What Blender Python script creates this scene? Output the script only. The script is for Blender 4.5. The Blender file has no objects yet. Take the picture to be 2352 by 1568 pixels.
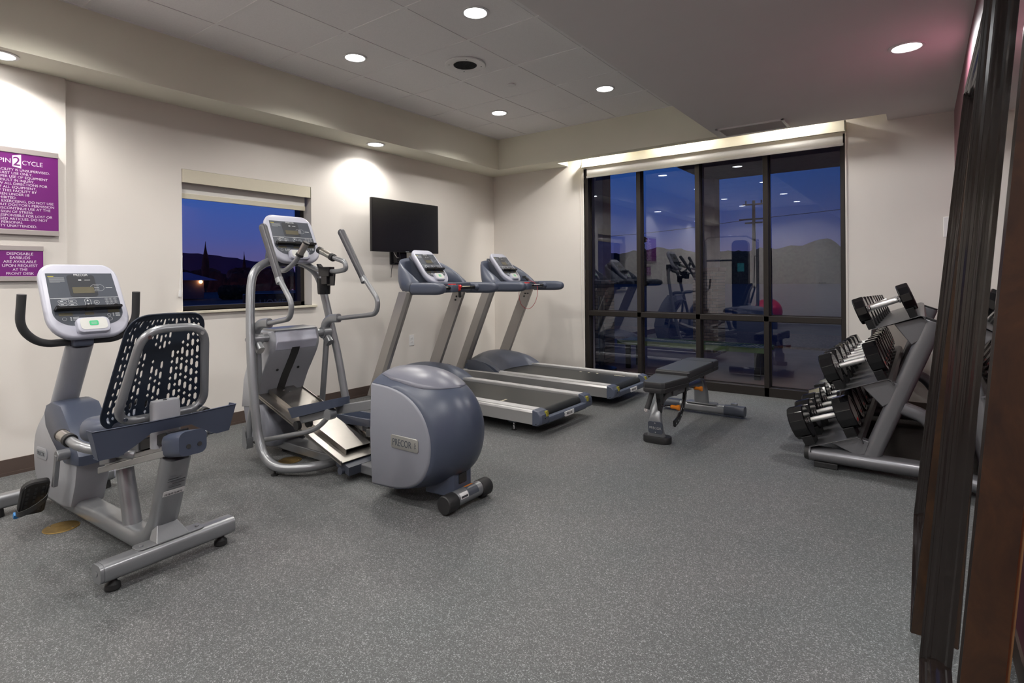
import bpy, bmesh, math, random
from math import sin, cos, pi, radians, sqrt, atan2
from mathutils import Vector, Matrix

random.seed(7)
SC = bpy.context.scene
COL = SC.collection

# ------------------------------------------------------------------ camera
CAMF, YAW, PITCH, ROLL, DY = 1285.68, 0.6312, -0.0018, -0.0093, -142.86
CAMP = Vector((4.6413, -5.947, 1.1991))
cam_d = bpy.data.cameras.new('camera')
cam = bpy.data.objects.new('camera', cam_d)
COL.objects.link(cam)
fw = Vector((-sin(YAW) * cos(PITCH), cos(YAW) * cos(PITCH), sin(PITCH)))
rt = Vector((cos(YAW), sin(YAW), 0))
up = rt.cross(fw)
r2 = rt * cos(ROLL) + up * sin(ROLL)
u2 = r2.cross(fw)
m3 = Matrix((r2, u2, -fw)).transposed()
cam.matrix_world = Matrix.Translation(CAMP) @ m3.to_4x4()
cam_d.sensor_width = 36
cam_d.sensor_fit = 'HORIZONTAL'
cam_d.lens = CAMF / 2352 * 36
cam_d.shift_y = DY / 2352
cam_d.clip_start = 0.02
cam_d.clip_end = 2000
SC.camera = cam

# ------------------------------------------------------------------ view
vs = SC.view_settings
vs.view_transform = 'Standard'
vs.look = 'None'
vs.exposure = 0.0
vs.gamma = 1.0
vs.use_curve_mapping = False
SC.cycles.use_denoising = True
SC.cycles.max_bounces = 12
SC.cycles.diffuse_bounces = 9
SC.cycles.glossy_bounces = 5
SC.cycles.transmission_bounces = 8
SC.cycles.transparent_max_bounces = 12
SC.cycles.sample_clamp_indirect = 6
SC.cycles.caustics_reflective = False
SC.cycles.caustics_refractive = False

# ------------------------------------------------------------------ dusk sky
W = bpy.data.worlds.new('dusk_sky')
SC.world = W
W.use_nodes = True
nt = W.node_tree
bg = nt.nodes['Background']
tc = nt.nodes.new('ShaderNodeTexCoord')
sp = nt.nodes.new('ShaderNodeSeparateXYZ')
nt.links.new(tc.outputs['Generated'], sp.inputs[0])
cr = nt.nodes.new('ShaderNodeValToRGB')
nt.links.new(sp.outputs['Z'], cr.inputs[0])
el = cr.color_ramp.elements
el[0].position = 0.0
el[0].color = (0.17, 0.12, 0.27, 1)
el[1].position = 0.6
el[1].color = (0.010, 0.032, 0.19, 1)
e = el.new(0.07); e.color = (0.085, 0.125, 0.42, 1)
e = el.new(0.16); e.color = (0.040, 0.135, 0.52, 1)
e = el.new(0.3); e.color = (0.028, 0.105, 0.46, 1)
# the sky is brighter over the sunset side (-x) and deeper towards +y
dirr = nt.nodes.new('ShaderNodeMapRange')
dirr.inputs['From Min'].default_value = -0.85
dirr.inputs['From Max'].default_value = 0.1
dirr.inputs['To Min'].default_value = 1.0
dirr.inputs['To Max'].default_value = 0.36
nt.links.new(sp.outputs['X'], dirr.inputs['Value'])
skm = nt.nodes.new('ShaderNodeMixRGB')
skm.blend_type = 'MULTIPLY'
skm.inputs[0].default_value = 1
nt.links.new(cr.outputs[0], skm.inputs[1])
nt.links.new(dirr.outputs[0], skm.inputs[2])
nt.links.new(skm.outputs[0], bg.inputs[0])
bg.inputs[1].default_value = 0.78

ZC, ZT = 2.56, 2.939          # soffit height, tile ceiling height
XR = 4.872                    # right wall
YB = -9.3                     # wall behind the camera
XD = 3.0494                   # left edge of the dropped ceiling
LAMP = 0.86                    # overall lamp power

# ------------------------------------------------------------------ materials
def new_mat(name):
    m = bpy.data.materials.new(name)
    m.use_nodes = True
    return m, m.node_tree, m.node_tree.nodes['Principled BSDF']

def mat(name, col, rough=0.5, metal=0.0, spec=0.5, noise=0.0, nscale=40, bump=0.0, bscale=200, coat=0.0, emit=None, estr=0.0, flakes=0.0):
    m, t, b = new_mat(name)
    b.inputs['Base Color'].default_value = (*col, 1)
    b.inputs['Roughness'].default_value = rough
    b.inputs['Metallic'].default_value = metal
    b.inputs['Specular IOR Level'].default_value = spec
    b.inputs['Coat Weight'].default_value = coat
    b.inputs['Coat Roughness'].default_value = 0.1
    if emit:
        b.inputs['Emission Color'].default_value = (*emit, 1)
        b.inputs['Emission Strength'].default_value = estr
    c = t.nodes.new('ShaderNodeTexCoord')
    n = t.nodes.new('ShaderNodeTexNoise')
    t.links.new(c.outputs['Object'], n.inputs['Vector'])
    n.inputs['Scale'].default_value = nscale
    n.inputs['Detail'].default_value = 4
    if noise > 0:
        r = t.nodes.new('ShaderNodeValToRGB')
        r.color_ramp.elements[0].position = 0.3
        r.color_ramp.elements[1].position = 0.7
        r.color_ramp.elements[0].color = (*[max(0, x * (1 - noise)) for x in col], 1)
        r.color_ramp.elements[1].color = (*[min(1, x * (1 + noise)) for x in col], 1)
        t.links.new(n.outputs['Fac'], r.inputs[0])
        t.links.new(r.outputs[0], b.inputs['Base Color'])
    if bump > 0:
        n2 = t.nodes.new('ShaderNodeTexNoise')
        t.links.new(c.outputs['Object'], n2.inputs['Vector'])
        n2.inputs['Scale'].default_value = bscale
        n2.inputs['Detail'].default_value = 3
        bp = t.nodes.new('ShaderNodeBump')
        bp.inputs['Strength'].default_value = bump
        bp.inputs['Distance'].default_value = 0.002
        t.links.new(n2.outputs['Fac'], bp.inputs['Height'])
        t.links.new(bp.outputs[0], b.inputs['Normal'])
    return m

M = {}
M['wall'] = mat('wall_paint', (0.75, 0.715, 0.67), 0.75, noise=0.015, nscale=3, bump=0.12, bscale=350)
M['soffit'] = mat('soffit_paint', (0.77, 0.755, 0.64), 0.75, noise=0.015, nscale=3, bump=0.1, bscale=350)
M['ceil_paint'] = mat('ceiling_paint', (0.80, 0.79, 0.775), 0.8, noise=0.01, nscale=3)
M['maroon'] = mat('maroon_wall_paint', (0.16, 0.055, 0.075), 0.5, noise=0.03, nscale=4)
M['base'] = mat('baseboard_vinyl', (0.085, 0.06, 0.05), 0.5, noise=0.05, nscale=10)
M['tile'] = mat('ceiling_tile', (0.88, 0.87, 0.87), 0.9, noise=0.03, nscale=120, bump=0.25, bscale=260)
M['tbar'] = mat('ceiling_grid_metal', (0.86, 0.85, 0.85), 0.5)
M['trimcream'] = mat('cream_trim', (0.66, 0.62, 0.50), 0.45, noise=0.01)
M['white'] = mat('white_plastic', (0.80, 0.80, 0.80), 0.35)
M['shade'] = mat('shade_fabric', (0.74, 0.73, 0.70), 0.8, bump=0.1, bscale=900)
M['bronze'] = mat('dark_bronze_frame', (0.022, 0.018, 0.016), 0.42, metal=0.3)
M['silver'] = mat('silver_paint', (0.275, 0.285, 0.30), 0.33, metal=0.55, noise=0.04, nscale=500, coat=0.25)
M['silver_rack'] = mat('rack_silver_paint', (0.20, 0.20, 0.215), 0.35, metal=0.5, noise=0.05, nscale=500, coat=0.3)
M['alu'] = mat('brushed_aluminium', (0.60, 0.60, 0.60), 0.35, metal=0.85)
M['upright'] = mat('upright_aluminium', (0.44, 0.42, 0.40), 0.38, metal=0.7)
M['steel'] = mat('stainless_steel', (0.44, 0.42, 0.39), 0.33, metal=1.0, noise=0.06, nscale=6)
M['chrome'] = mat('chrome', (0.82, 0.82, 0.83), 0.10, metal=1.0)
M['knurl'] = mat('knurled_handle', (0.80, 0.80, 0.80), 0.28, metal=1.0, bump=0.5, bscale=1200)
M['slate'] = mat('slate_blue_plastic', (0.064, 0.078, 0.118), 0.36, noise=0.02)
M['slate_dark'] = mat('dark_slate_plastic', (0.055, 0.063, 0.085), 0.42)
M['slate_tm'] = mat('slate_grey_plastic', (0.082, 0.096, 0.135), 0.38)
M['lilac'] = mat('light_grey_blue_plastic', (0.47, 0.48, 0.56), 0.34, noise=0.01)
M['panelgrey'] = mat('shroud_grey_plastic', (0.235, 0.245, 0.285), 0.36, noise=0.01)
M['shroud'] = mat('silver_grey_shroud', (0.36, 0.37, 0.40), 0.36, noise=0.015)
M['black'] = mat('black_rubber', (0.014, 0.014, 0.015), 0.55)
M['blackgl'] = mat('glossy_black_plastic', (0.012, 0.012, 0.014), 0.22)
M['foam'] = mat('charcoal_foam', (0.035, 0.036, 0.038), 0.55, bump=0.1, bscale=500)
M['grip'] = mat('grip_grey', (0.075, 0.075, 0.085), 0.38)
M['overlay'] = mat('console_overlay', (0.075, 0.085, 0.105), 0.28)
M['overlay_dark'] = mat('console_overlay_dark', (0.045, 0.048, 0.055), 0.28)
M['lcd'] = mat('lcd_display', (0.13, 0.12, 0.085), 0.2)
M['lcdg'] = mat('lcd_green_lit', (0.14, 0.17, 0.03), 0.2, emit=(0.35, 0.5, 0.08), estr=0.12)
M['ink'] = mat('white_print', (0.62, 0.64, 0.66), 0.5)
M['inkgrey'] = mat('grey_print', (0.28, 0.30, 0.32), 0.5)
M['green'] = mat('green_button', (0.06, 0.50, 0.22), 0.4)
M['red'] = mat('red_plastic', (0.70, 0.03, 0.03), 0.4)
M['yellow'] = mat('yellow_sticker', (0.36, 0.32, 0.04), 0.4)
M['orange'] = mat('orange_plastic', (0.80, 0.24, 0.015), 0.38)
M['navy'] = mat('navy_mesh_plastic', (0.016, 0.024, 0.042), 0.38)
M['blue'] = mat('blue_plastic', (0.03, 0.22, 0.55), 0.4)
M['mat_dark'] = mat('black_rubber_mat', (0.018, 0.015, 0.014), 0.3, bump=0.3, bscale=60)
M['vinyl'] = mat('black_vinyl_lit_top', (0.060, 0.066, 0.072), 0.42, noise=0.04, nscale=90, bump=0.08, bscale=300)  # lighter copy of the bench vinyl: overhead light painted into the pad tops
M['vinyl_shaded'] = mat('black_vinyl_shaded_side', (0.022, 0.022, 0.024), 0.45)  # darker copy of the same vinyl: shade painted into the pad sides
M['belt'] = mat('treadmill_belt', (0.026, 0.028, 0.028), 0.40, noise=0.06, nscale=600, bump=0.08, bscale=900)
M['dbell'] = mat('glossy_urethane', (0.006, 0.006, 0.007), 0.09, spec=0.5)
M['dbell_end_reflection'] = mat('dumbbell_end_reflection_tint', (0.035, 0.016, 0.014), 0.12, spec=0.7)  # black end face with the maroon wall's reflection tinted into its colour
M['brass'] = mat('brass', (0.50, 0.34, 0.12), 0.35, metal=0.9, noise=0.08, nscale=60)
M['purple'] = mat('purple_sign_face', (0.16, 0.008, 0.17), 0.42, noise=0.02, nscale=5)
M['signmetal'] = mat('sign_aluminium', (0.42, 0.38, 0.37), 0.45, metal=0.4)
M['signtext'] = mat('sign_lettering', (0.80, 0.66, 0.82), 0.5)
M['tvscreen'] = mat('tv_screen', (0.010, 0.010, 0.012), 0.22, spec=0.5)
M['lamp'] = mat('lamp_diffuser', (0.9, 0.9, 0.9), 0.5, emit=(1.0, 0.98, 0.95), estr=14.0)
M['label'] = mat('white_label', (0.75, 0.75, 0.75), 0.5)
M['pinkball'] = mat('red_gym_ball_rubber', (0.65, 0.03, 0.08), 0.3)
M['stucco'] = mat('stucco', (0.42, 0.34, 0.28), 0.9, noise=0.08, nscale=12, bump=0.4, bscale=90)
M['asphalt'] = mat('asphalt', (0.055, 0.055, 0.07), 0.85, noise=0.25, nscale=4)
M['concrete'] = mat('patio_concrete', (0.44, 0.28, 0.20), 0.8, noise=0.12, nscale=2.5)
M['gravel'] = mat('red_gravel', (0.17, 0.09, 0.085), 0.9, noise=0.5, nscale=30, bump=0.8, bscale=40)
M['foliage'] = mat('dark_foliage', (0.030, 0.028, 0.018), 0.9, noise=0.5, nscale=3)
M['hedge'] = mat('hedge_foliage', (0.035, 0.04, 0.025), 0.9, noise=0.4, nscale=2)
M['rust_foliage'] = mat('rust_brown_foliage', (0.10, 0.03, 0.028), 0.9, noise=0.5, nscale=1.0)
M['mountain'] = mat('mountain_ground', (0.16, 0.10, 0.22), 0.95, noise=0.25, nscale=0.02)
M['house'] = mat('house_wall', (0.40, 0.26, 0.30), 0.8)
M['houseroof'] = mat('house_roof', (0.25, 0.30, 0.55), 0.8)
M['pole'] = mat('timber_pole', (0.06, 0.05, 0.05), 0.9)
M['greenbench'] = mat('green_painted_metal', (0.17, 0.28, 0.10), 0.45, noise=0.1, nscale=20)
M['lampglow'] = mat('porch_lamp_glow', (1, 0.7, 0.3), 0.5, emit=(1, 0.55, 0.2), estr=6.0)
M['cord'] = mat('red_cord', (0.45, 0.03, 0.05), 0.5)
M['tealmap'] = mat('teal_chart', (0.05, 0.35, 0.42), 0.5)

# mirror glass
m, t, b = new_mat('mirror_glass')
b.inputs['Base Color'].default_value = (0.86, 0.86, 0.86, 1)
b.inputs['Metallic'].default_value = 1
b.inputs['Roughness'].default_value = 0.015
M['mirror'] = m

# window glass: mostly clear pane that mirrors the bright room, the way a pane does at dusk
def pane_mat(name, refl, tint):
    m, t, b = new_mat(name)
    t.nodes.remove(b)
    out = t.nodes['Material Output']
    tr = t.nodes.new('ShaderNodeBsdfTransparent')
    tr.inputs[0].default_value = (*tint, 1)
    gl = t.nodes.new('ShaderNodeBsdfGlossy')
    gl.inputs['Roughness'].default_value = 0.004
    gl.inputs['Color'].default_value = (0.80, 0.84, 0.95, 1)
    fr = t.nodes.new('ShaderNodeFresnel')
    fr.inputs[0].default_value = 1.5
    mu = t.nodes.new('ShaderNodeMath')
    mu.operation = 'MULTIPLY'
    mu.inputs[1].default_value = refl
    mx = t.nodes.new('ShaderNodeMixShader')
    t.links.new(fr.outputs[0], mu.inputs[0])
    t.links.new(mu.outputs[0], mx.inputs[0])
    t.links.new(tr.outputs[0], mx.inputs[1])
    t.links.new(gl.outputs[0], mx.inputs[2])
    t.links.new(mx.outputs[0], out.inputs['Surface'])
    return m
M['pane'] = pane_mat('window_glass', 3.4, (0.80, 0.82, 0.85))
M['pane_side'] = pane_mat('side_window_glass', 1.0, (0.9, 0.9, 0.92))

# speckled rubber floor
m, t, b = new_mat('speckled_rubber_floor')
c = t.nodes.new('ShaderNodeTexCoord')
dist = t.nodes.new('ShaderNodeTexNoise')
dist.inputs['Scale'].default_value = 130
t.links.new(c.outputs['Object'], dist.inputs['Vector'])
addv = t.nodes.new('ShaderNodeMixRGB')
addv.blend_type = 'ADD'
addv.inputs[0].default_value = 0.012
t.links.new(c.outputs['Object'], addv.inputs[1])
t.links.new(dist.outputs['Color'], addv.inputs[2])
v1 = t.nodes.new('ShaderNodeTexVoronoi')
v1.inputs['Scale'].default_value = 340
t.links.new(addv.outputs[0], v1.inputs['Vector'])
sepc = t.nodes.new('ShaderNodeSeparateColor')
t.links.new(v1.outputs['Color'], sepc.inputs[0])
r1 = t.nodes.new('ShaderNodeValToRGB')
r1.color_ramp.interpolation = 'LINEAR'
r1.color_ramp.elements[0].position = 0.0
r1.color_ramp.elements[0].color = (0.085, 0.091, 0.093, 1)
r1.color_ramp.elements[1].position = 1.0
r1.color_ramp.elements[1].color = (0.40, 0.42, 0.42, 1)
e = r1.color_ramp.elements.new(0.55); e.color = (0.115, 0.122, 0.122, 1)
e = r1.color_ramp.elements.new(0.80); e.color = (0.16, 0.168, 0.170, 1)
e = r1.color_ramp.elements.new(0.90); e.color = (0.30, 0.315, 0.315, 1)
t.links.new(sepc.outputs[0], r1.inputs[0])
big = t.nodes.new('ShaderNodeTexNoise')
big.inputs['Scale'].default_value = 1.4
t.links.new(c.outputs['Object'], big.inputs['Vector'])
r2_ = t.nodes.new('ShaderNodeValToRGB')
r2_.color_ramp.elements[0].position = 0.3
r2_.color_ramp.elements[0].color = (0.70, 0.715, 0.72, 1)
r2_.color_ramp.elements[1].position = 0.7
r2_.color_ramp.elements[1].color = (0.86, 0.82, 0.825, 1)
t.links.new(big.outputs['Fac'], r2_.inputs[0])
mul = t.nodes.new('ShaderNodeMixRGB')
mul.blend_type = 'MULTIPLY'
mul.inputs[0].default_value = 1
t.links.new(r1.outputs[0], mul.inputs[1])
t.links.new(r2_.outputs[0], mul.inputs[2])
t.links.new(mul.outputs[0], b.inputs['Base Color'])
b.inputs['Roughness'].default_value = 0.52
b.inputs['Specular IOR Level'].default_value = 0.5
bp = t.nodes.new('ShaderNodeBump')
bp.inputs['Strength'].default_value = 0.12
bp.inputs['Distance'].default_value = 0.001
t.links.new(sepc.outputs[0], bp.inputs['Height'])
t.links.new(bp.outputs[0], b.inputs['Normal'])
M['floor'] = m

# burl wood mirror frame
def wood_mat(name, c0, c1, rough, stretch):
    m, t, b = new_mat(name)
    c = t.nodes.new('ShaderNodeTexCoord')
    mp = t.nodes.new('ShaderNodeMapping')
    mp.inputs['Scale'].default_value = stretch
    n = t.nodes.new('ShaderNodeTexNoise')
    n.inputs['Scale'].default_value = 9
    n.inputs['Detail'].default_value = 8
    n.inputs['Roughness'].default_value = 0.7
    n.inputs['Distortion'].default_value = 1.5
    r = t.nodes.new('ShaderNodeValToRGB')
    r.color_ramp.elements[0].position = 0.35
    r.color_ramp.elements[0].color = (*c0, 1)
    r.color_ramp.elements[1].position = 0.72
    r.color_ramp.elements[1].color = (*c1, 1)
    t.links.new(c.outputs['Object'], mp.inputs[0])
    t.links.new(mp.outputs[0], n.inputs['Vector'])
    t.links.new(n.outputs['Fac'], r.inputs[0])
    t.links.new(r.outputs[0], b.inputs['Base Color'])
    b.inputs['Roughness'].default_value = rough
    b.inputs['Coat Weight'].default_value = 0.2
    return m
M['burl'] = wood_mat('burl_wood_edge', (0.024, 0.013, 0.008), (0.072, 0.033, 0.014), 0.38, (1, 1, 0.6))
M['darkwood'] = mat('dark_lacquered_moulding', (0.013, 0.009, 0.008), 0.14, spec=0.45, noise=0.2, nscale=3)

# stacked stone
m, t, b = new_mat('stacked_stone')
c = t.nodes.new('ShaderNodeTexCoord')
mp = t.nodes.new('ShaderNodeMapping')
mp.inputs['Rotation'].default_value = (pi / 2, 0, 0)
br = t.nodes.new('ShaderNodeTexBrick')
br.inputs['Scale'].default_value = 5
br.inputs['Color1'].default_value = (0.22, 0.15, 0.10, 1)
br.inputs['Color2'].default_value = (0.36, 0.26, 0.19, 1)
br.inputs['Mortar'].default_value = (0.05, 0.04, 0.035, 1)
t.links.new(c.outputs['Object'], mp.inputs[0])
t.links.new(mp.outputs[0], br.inputs['Vector'])
t.links.new(br.outputs['Color'], b.inputs['Base Color'])
b.inputs['Roughness'].default_value = 0.9
bp = t.nodes.new('ShaderNodeBump')
bp.inputs['Distance'].default_value = 0.02
t.links.new(br.outputs['Fac'], bp.inputs['Height'])
bp.invert = True
t.links.new(bp.outputs[0], b.inputs['Normal'])
M['stone'] = m

# ------------------------------------------------------------------ mesh helpers
class MB:
    def __init__(s):
        s.v = []
        s.f = []
    def add(s, V, F):
        n = len(s.v)
        s.v += [tuple(x) for x in V]
        s.f += [tuple(i + n for i in q) for q in F]
        return s
    def box(s, x0, x1, y0, y1, z0, z1):
        V = [(x, y, z) for x in (x0, x1) for y in (y0, y1) for z in (z0, z1)]
        return s.add(V, [(0, 1, 3, 2), (4, 6, 7, 5), (0, 4, 5, 1), (2, 3, 7, 6), (0, 2, 6, 4), (1, 5, 7, 3)])
    def hexa(s, P):      # 8 points: bottom 4 ccw, top 4 ccw
        return s.add(P, [(3, 2, 1, 0), (4, 5, 6, 7), (0, 1, 5, 4), (1, 2, 6, 5), (2, 3, 7, 6), (3, 0, 4, 7)])
    def loft(s, S, caps=True, closed=False):
        n = len(S[0])
        V = [p for q in S for p in q]
        F = []
        R = len(S)
        for i in range(R if closed else R - 1):
            a, b_ = i * n, ((i + 1) % R) * n
            for j in range(n):
                k = (j + 1) % n
                F.append((a + j, a + k, b_ + k, b_ + j))
        if caps and not closed:
            F.append(tuple(reversed(range(n))))
            F.append(tuple((R - 1) * n + j for j in range(n)))
        return s.add(V, F)
    def cyl(s, a, b, r, r2=None, n=24, caps=True):
        return s.tube([a, b], [r, r if r2 is None else r2], n, caps)
    def tube(s, path, r, n=14, caps=True, sy=1.0, up=None):
        P = [Vector(p) for p in path]
        if not hasattr(r, '__len__'):
            r = [r] * len(P)
        T = []
        for i in range(len(P)):
            d = (P[min(i + 1, len(P) - 1)] - P[max(i - 1, 0)])
            T.append(d.normalized())
        u = Vector(up) if up else Vector((0, 0, 1))
        if abs(T[0].dot(u)) > 0.95:
            u = Vector((0, 1, 0)) if abs(T[0].y) < 0.9 else Vector((1, 0, 0))
        x = (u - T[0] * u.dot(T[0])).normalized()
        S = []
        for i, p in enumerate(P):
            x = (x - T[i] * x.dot(T[i])).normalized()
            y = T[i].cross(x)
            S.append([p + (x * cos(2 * pi * k / n) + y * sin(2 * pi * k / n) * sy) * r[i] for k in range(n)])
        return s.loft(S, caps)
    def sweep(s, path, prof, up=(0, 1, 0), caps=True):
        # prof: (a,b) pairs; a along 'up', b along the side
        P = [Vector(p) for p in path]
        S = []
        u0 = Vector(up)
        for i, p in enumerate(P):
            d = (P[min(i + 1, len(P) - 1)] - P[max(i - 1, 0)]).normalized()
            u = (u0 - d * u0.dot(d)).normalized()
            w = d.cross(u)
            S.append([p + u * a + w * b for a, b in prof])
        return s.loft(S, caps)
    def prism(s, poly, axis, a, b):
        def mk(p, c):
            if axis == 'y': return (p[0], c, p[1])
            if axis == 'x': return (c, p[0], p[1])
            return (p[0], p[1], c)
        return s.loft([[mk(p, a) for p in poly], [mk(p, b) for p in poly]])
    def lathe(s, prof, c=(0, 0, 0), axis='z', n=32):
        S = []
        for r, h in prof:
            ring = []
            for k in range(n):
                a = 2 * pi * k / n
                if axis == 'z': q = (c[0] + r * cos(a), c[1] + r * sin(a), c[2] + h)
                elif axis == 'y': q = (c[0] + r * cos(a), c[1] + h, c[2] + r * sin(a))
                else: q = (c[0] + h, c[1] + r * cos(a), c[2] + r * sin(a))
                ring.append(q)
            S.append(ring)
        return s.loft(S)
    def sphere(s, c, r, n=16, sx=1, sy=1, sz=1):
        prof = [(max(1e-4, r * sin(pi * i / n)), -r * cos(pi * i / n)) for i in range(n + 1)]
        k = len(s.v)
        s.lathe(prof, (0, 0, 0), 'z', n * 2)
        for i in range(k, len(s.v)):
            x, y, z = s.v[i]
            s.v[i] = (c[0] + x * sx, c[1] + y * sy, c[2] + z * sz)
        return s
    def xf(s, m):
        s.v = [tuple(m @ Vector(p)) for p in s.v]
        return s

def smooth(P, k=6):
    """Catmull-Rom through the points"""
    P = [Vector(p) for p in P]
    Q = [P[0] * 2 - P[1]] + P + [P[-1] * 2 - P[-2]]
    out = []
    for i in range(1, len(Q) - 2):
        a, b_, c_, d = Q[i - 1], Q[i], Q[i + 1], Q[i + 2]
        for j in range(k):
            t_ = j / k
            out.append(0.5 * ((2 * b_) + (c_ - a) * t_ + (2 * a - 5 * b_ + 4 * c_ - d) * t_ ** 2 + (3 * b_ - a - 3 * c_ + d) * t_ ** 3))
    out.append(P[-1])
    return out

def fillet(P, r, k=6):
    """polyline with rounded corners"""
    P = [Vector(p) for p in P]
    out = [P[0]]
    for i in range(1, len(P) - 1):
        a, b_, c_ = P[i - 1], P[i], P[i + 1]
        rr = r[i - 1] if hasattr(r, '__len__') else r
        d1 = (a - b_); d2 = (c_ - b_)
        q = min(rr, d1.length * 0.49, d2.length * 0.49)
        s0 = b_ + d1.normalized() * q
        s1 = b_ + d2.normalized() * q
        for j in range(k + 1):
            t_ = j / k
            out.append(s0 * (1 - t_) ** 2 + b_ * 2 * t_ * (1 - t_) + s1 * t_ ** 2)
    out.append(P[-1])
    return out

def rrect(w, h, r, k=5, cx=0, cy=0):
    """rounded rectangle; r is one radius or four (bl, br, tr, tl)"""
    if not hasattr(r, '__len__'):
        r = [r] * 4
    out = []
    for (sx, sy, a0, q) in ((-1, -1, pi, r[0]), (1, -1, 1.5 * pi, r[1]), (1, 1, 0, r[2]), (-1, 1, 0.5 * pi, r[3])):
        ox, oy = sx * (w / 2 - q), sy * (h / 2 - q)
        for j in range(k + 1):
            a = a0 + pi / 2 * j / k
            out.append((cx + ox + q * cos(a), cy + oy + q * sin(a)))
    return out

def obj(name, mb, material, parent=None, bevel=0.0, seg=2, sharp=32, label=None, limit=30):
    me = bpy.data.meshes.new(name)
    me.from_pydata([tuple(p) for p in mb.v], [], mb.f)
    bm = bmesh.new()
    bm.from_mesh(me)
    bmesh.ops.recalc_face_normals(bm, faces=bm.faces)
    bm.to_mesh(me)
    bm.free()
    o = bpy.data.objects.new(name, me)
    COL.objects.link(o)
    mats = material if isinstance(material, list) else [material]
    for q in mats:
        me.materials.append(M[q] if isinstance(q, str) else q)
    for p in me.polygons:
        p.use_smooth = True
    if bevel > 0:
        md = o.modifiers.new('bevel', 'BEVEL')
        md.width = bevel
        md.segments = seg
        md.limit_method = 'ANGLE'
        md.angle_limit = radians(limit)
        md.harden_normals = True
    else:
        me.set_sharp_from_angle(angle=radians(sharp))
    if parent is not None:
        o.parent = parent
        root = parent
        if root.parent is None:
            o.matrix_parent_inverse = Matrix.Translation(-Vector(root.location)) if not root.get('_local') else Matrix()
    if label:
        o['label'] = label
    return o

def thing(name, label, cat, loc=(0, 0, 0), group=None, local=False):
    o = bpy.data.objects.new(name, None)
    COL.objects.link(o)
    o.location = loc
    o.empty_display_size = 0.1
    o['label'] = label
    o['category'] = cat
    if group: o['group'] = group
    if local: o['_local'] = 1
    return o

def tag(o, label, cat, group=None, kind=None):
    o['label'] = label
    o['category'] = cat
    if group: o['group'] = group
    if kind: o['kind'] = kind
    return o

def struct(name, mb, material, bevel=0.0, label=None, parent=None):
    o = obj(name, mb, material, parent, bevel=bevel)
    if parent is None:
        o['kind'] = 'structure'
    if label: o['label'] = label
    return o

_txt = {}
def text(name, s, size, M4, material, parent=None, align='LEFT', width=None, extrude=0.0006, spacing=1.0):
    """lettering as a mesh; M4 maps (x right, y up, z out)"""
    cu = bpy.data.curves.new('lettering', 'FONT')
    cu.body = s
    cu.size = size
    cu.extrude = extrude
    cu.align_x = align
    cu.space_character = spacing
    to = bpy.data.objects.new('lettering', cu)
    COL.objects.link(to)
    dg = bpy.context.evaluated_depsgraph_get()
    me = bpy.data.meshes.new_from_object(to.evaluated_get(dg))
    bpy.data.objects.remove(to)
    bpy.data.curves.remove(cu)
    if width and len(me.vertices):
        xs = [v.co.x for v in me.vertices]
        k = width / max(1e-6, max(xs) - min(xs))
        me.transform(Matrix.Diagonal((k, 1, 1, 1)))
    me.transform(M4)
    me.name = name
    o = bpy.data.objects.new(name, me)
    COL.objects.link(o)
    me.materials.clear()
    me.materials.append(M[material])
    if parent is not None:
        o.parent = parent
        if parent.parent is None and not parent.get('_local'):
            o.matrix_parent_inverse = Matrix.Translation(-Vector(parent.location))
    return o

def frame4(o, x, y):
    x = Vector(x).normalized(); y = Vector(y).normalized(); z = x.cross(y)
    m_ = Matrix((x, y, z)).transposed().to_4x4()
    return Matrix.Translation(Vector(o)) @ m_

def copy_thing(root, loc, label=None, rot=None, group=None):
    r = root.copy(); COL.objects.link(r); r.location = loc
    if rot is not None: r.rotation_euler = rot
    if label: r['label'] = label
    if group: r['group'] = group
    for ch in list(root.children):
        c_ = ch.copy(); COL.objects.link(c_); c_.parent = r
        for g in list(ch.children):
            d = g.copy(); COL.objects.link(d); d.parent = c_
    return r

# ================================================================== ROOM SHELL
T = 0.25
YE = -9.3
mb = MB(); mb.box(-0.3, XR + 0.3, YE - 0.3, 0.12, -0.12, 0.0)
struct('floor', mb, 'floor', label='speckled dark grey rubber gym floor')

# left wall with window opening; the part nearer the camera stands a little proud
WY0, WY1, WZ0, WZ1 = -3.942, -2.797, 0.965, 2.077
mb = MB()
mb.box(-T, 0, -4.69, WY0, 0, 3.0)
mb.box(-T, 0, WY1, T, 0, 3.0)
mb.box(-T, 0, WY0, WY1, 0, WZ0)
mb.box(-T, 0, WY0, WY1, WZ1, 3.0)
struct('wall_left', mb, 'wall', label='cream wall with the small window and the television')
mb = MB(); mb.box(-T, 0.035, YE, -4.68, 0, 3.0)
struct('wall_left_proud', mb, 'wall', label='forward section of the cream wall that carries the purple signs')

# window wall
GX0, GX1 = 1.375, 4.085
mb = MB()
mb.box(0, GX0, 0, T, 0, 3.1)
mb.box(GX1, XR + T, 0, T, 0, 3.1)
mb.box(GX0, GX1, 0, T, 2.50, 3.1)
struct('wall_far', mb, 'wall', label='cream wall around the big window')
mb = MB(); mb.box(XR, XR + T, YE, 0, 0, 3.1)
struct('wall_right', mb, 'maroon', label='maroon wall behind the mirrors')
mb = MB(); mb.box(-T, XR + T, YE - T, YE, 0, 3.1)
struct('wall_back', mb, 'wall', label='cream wall behind the camera')

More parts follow.
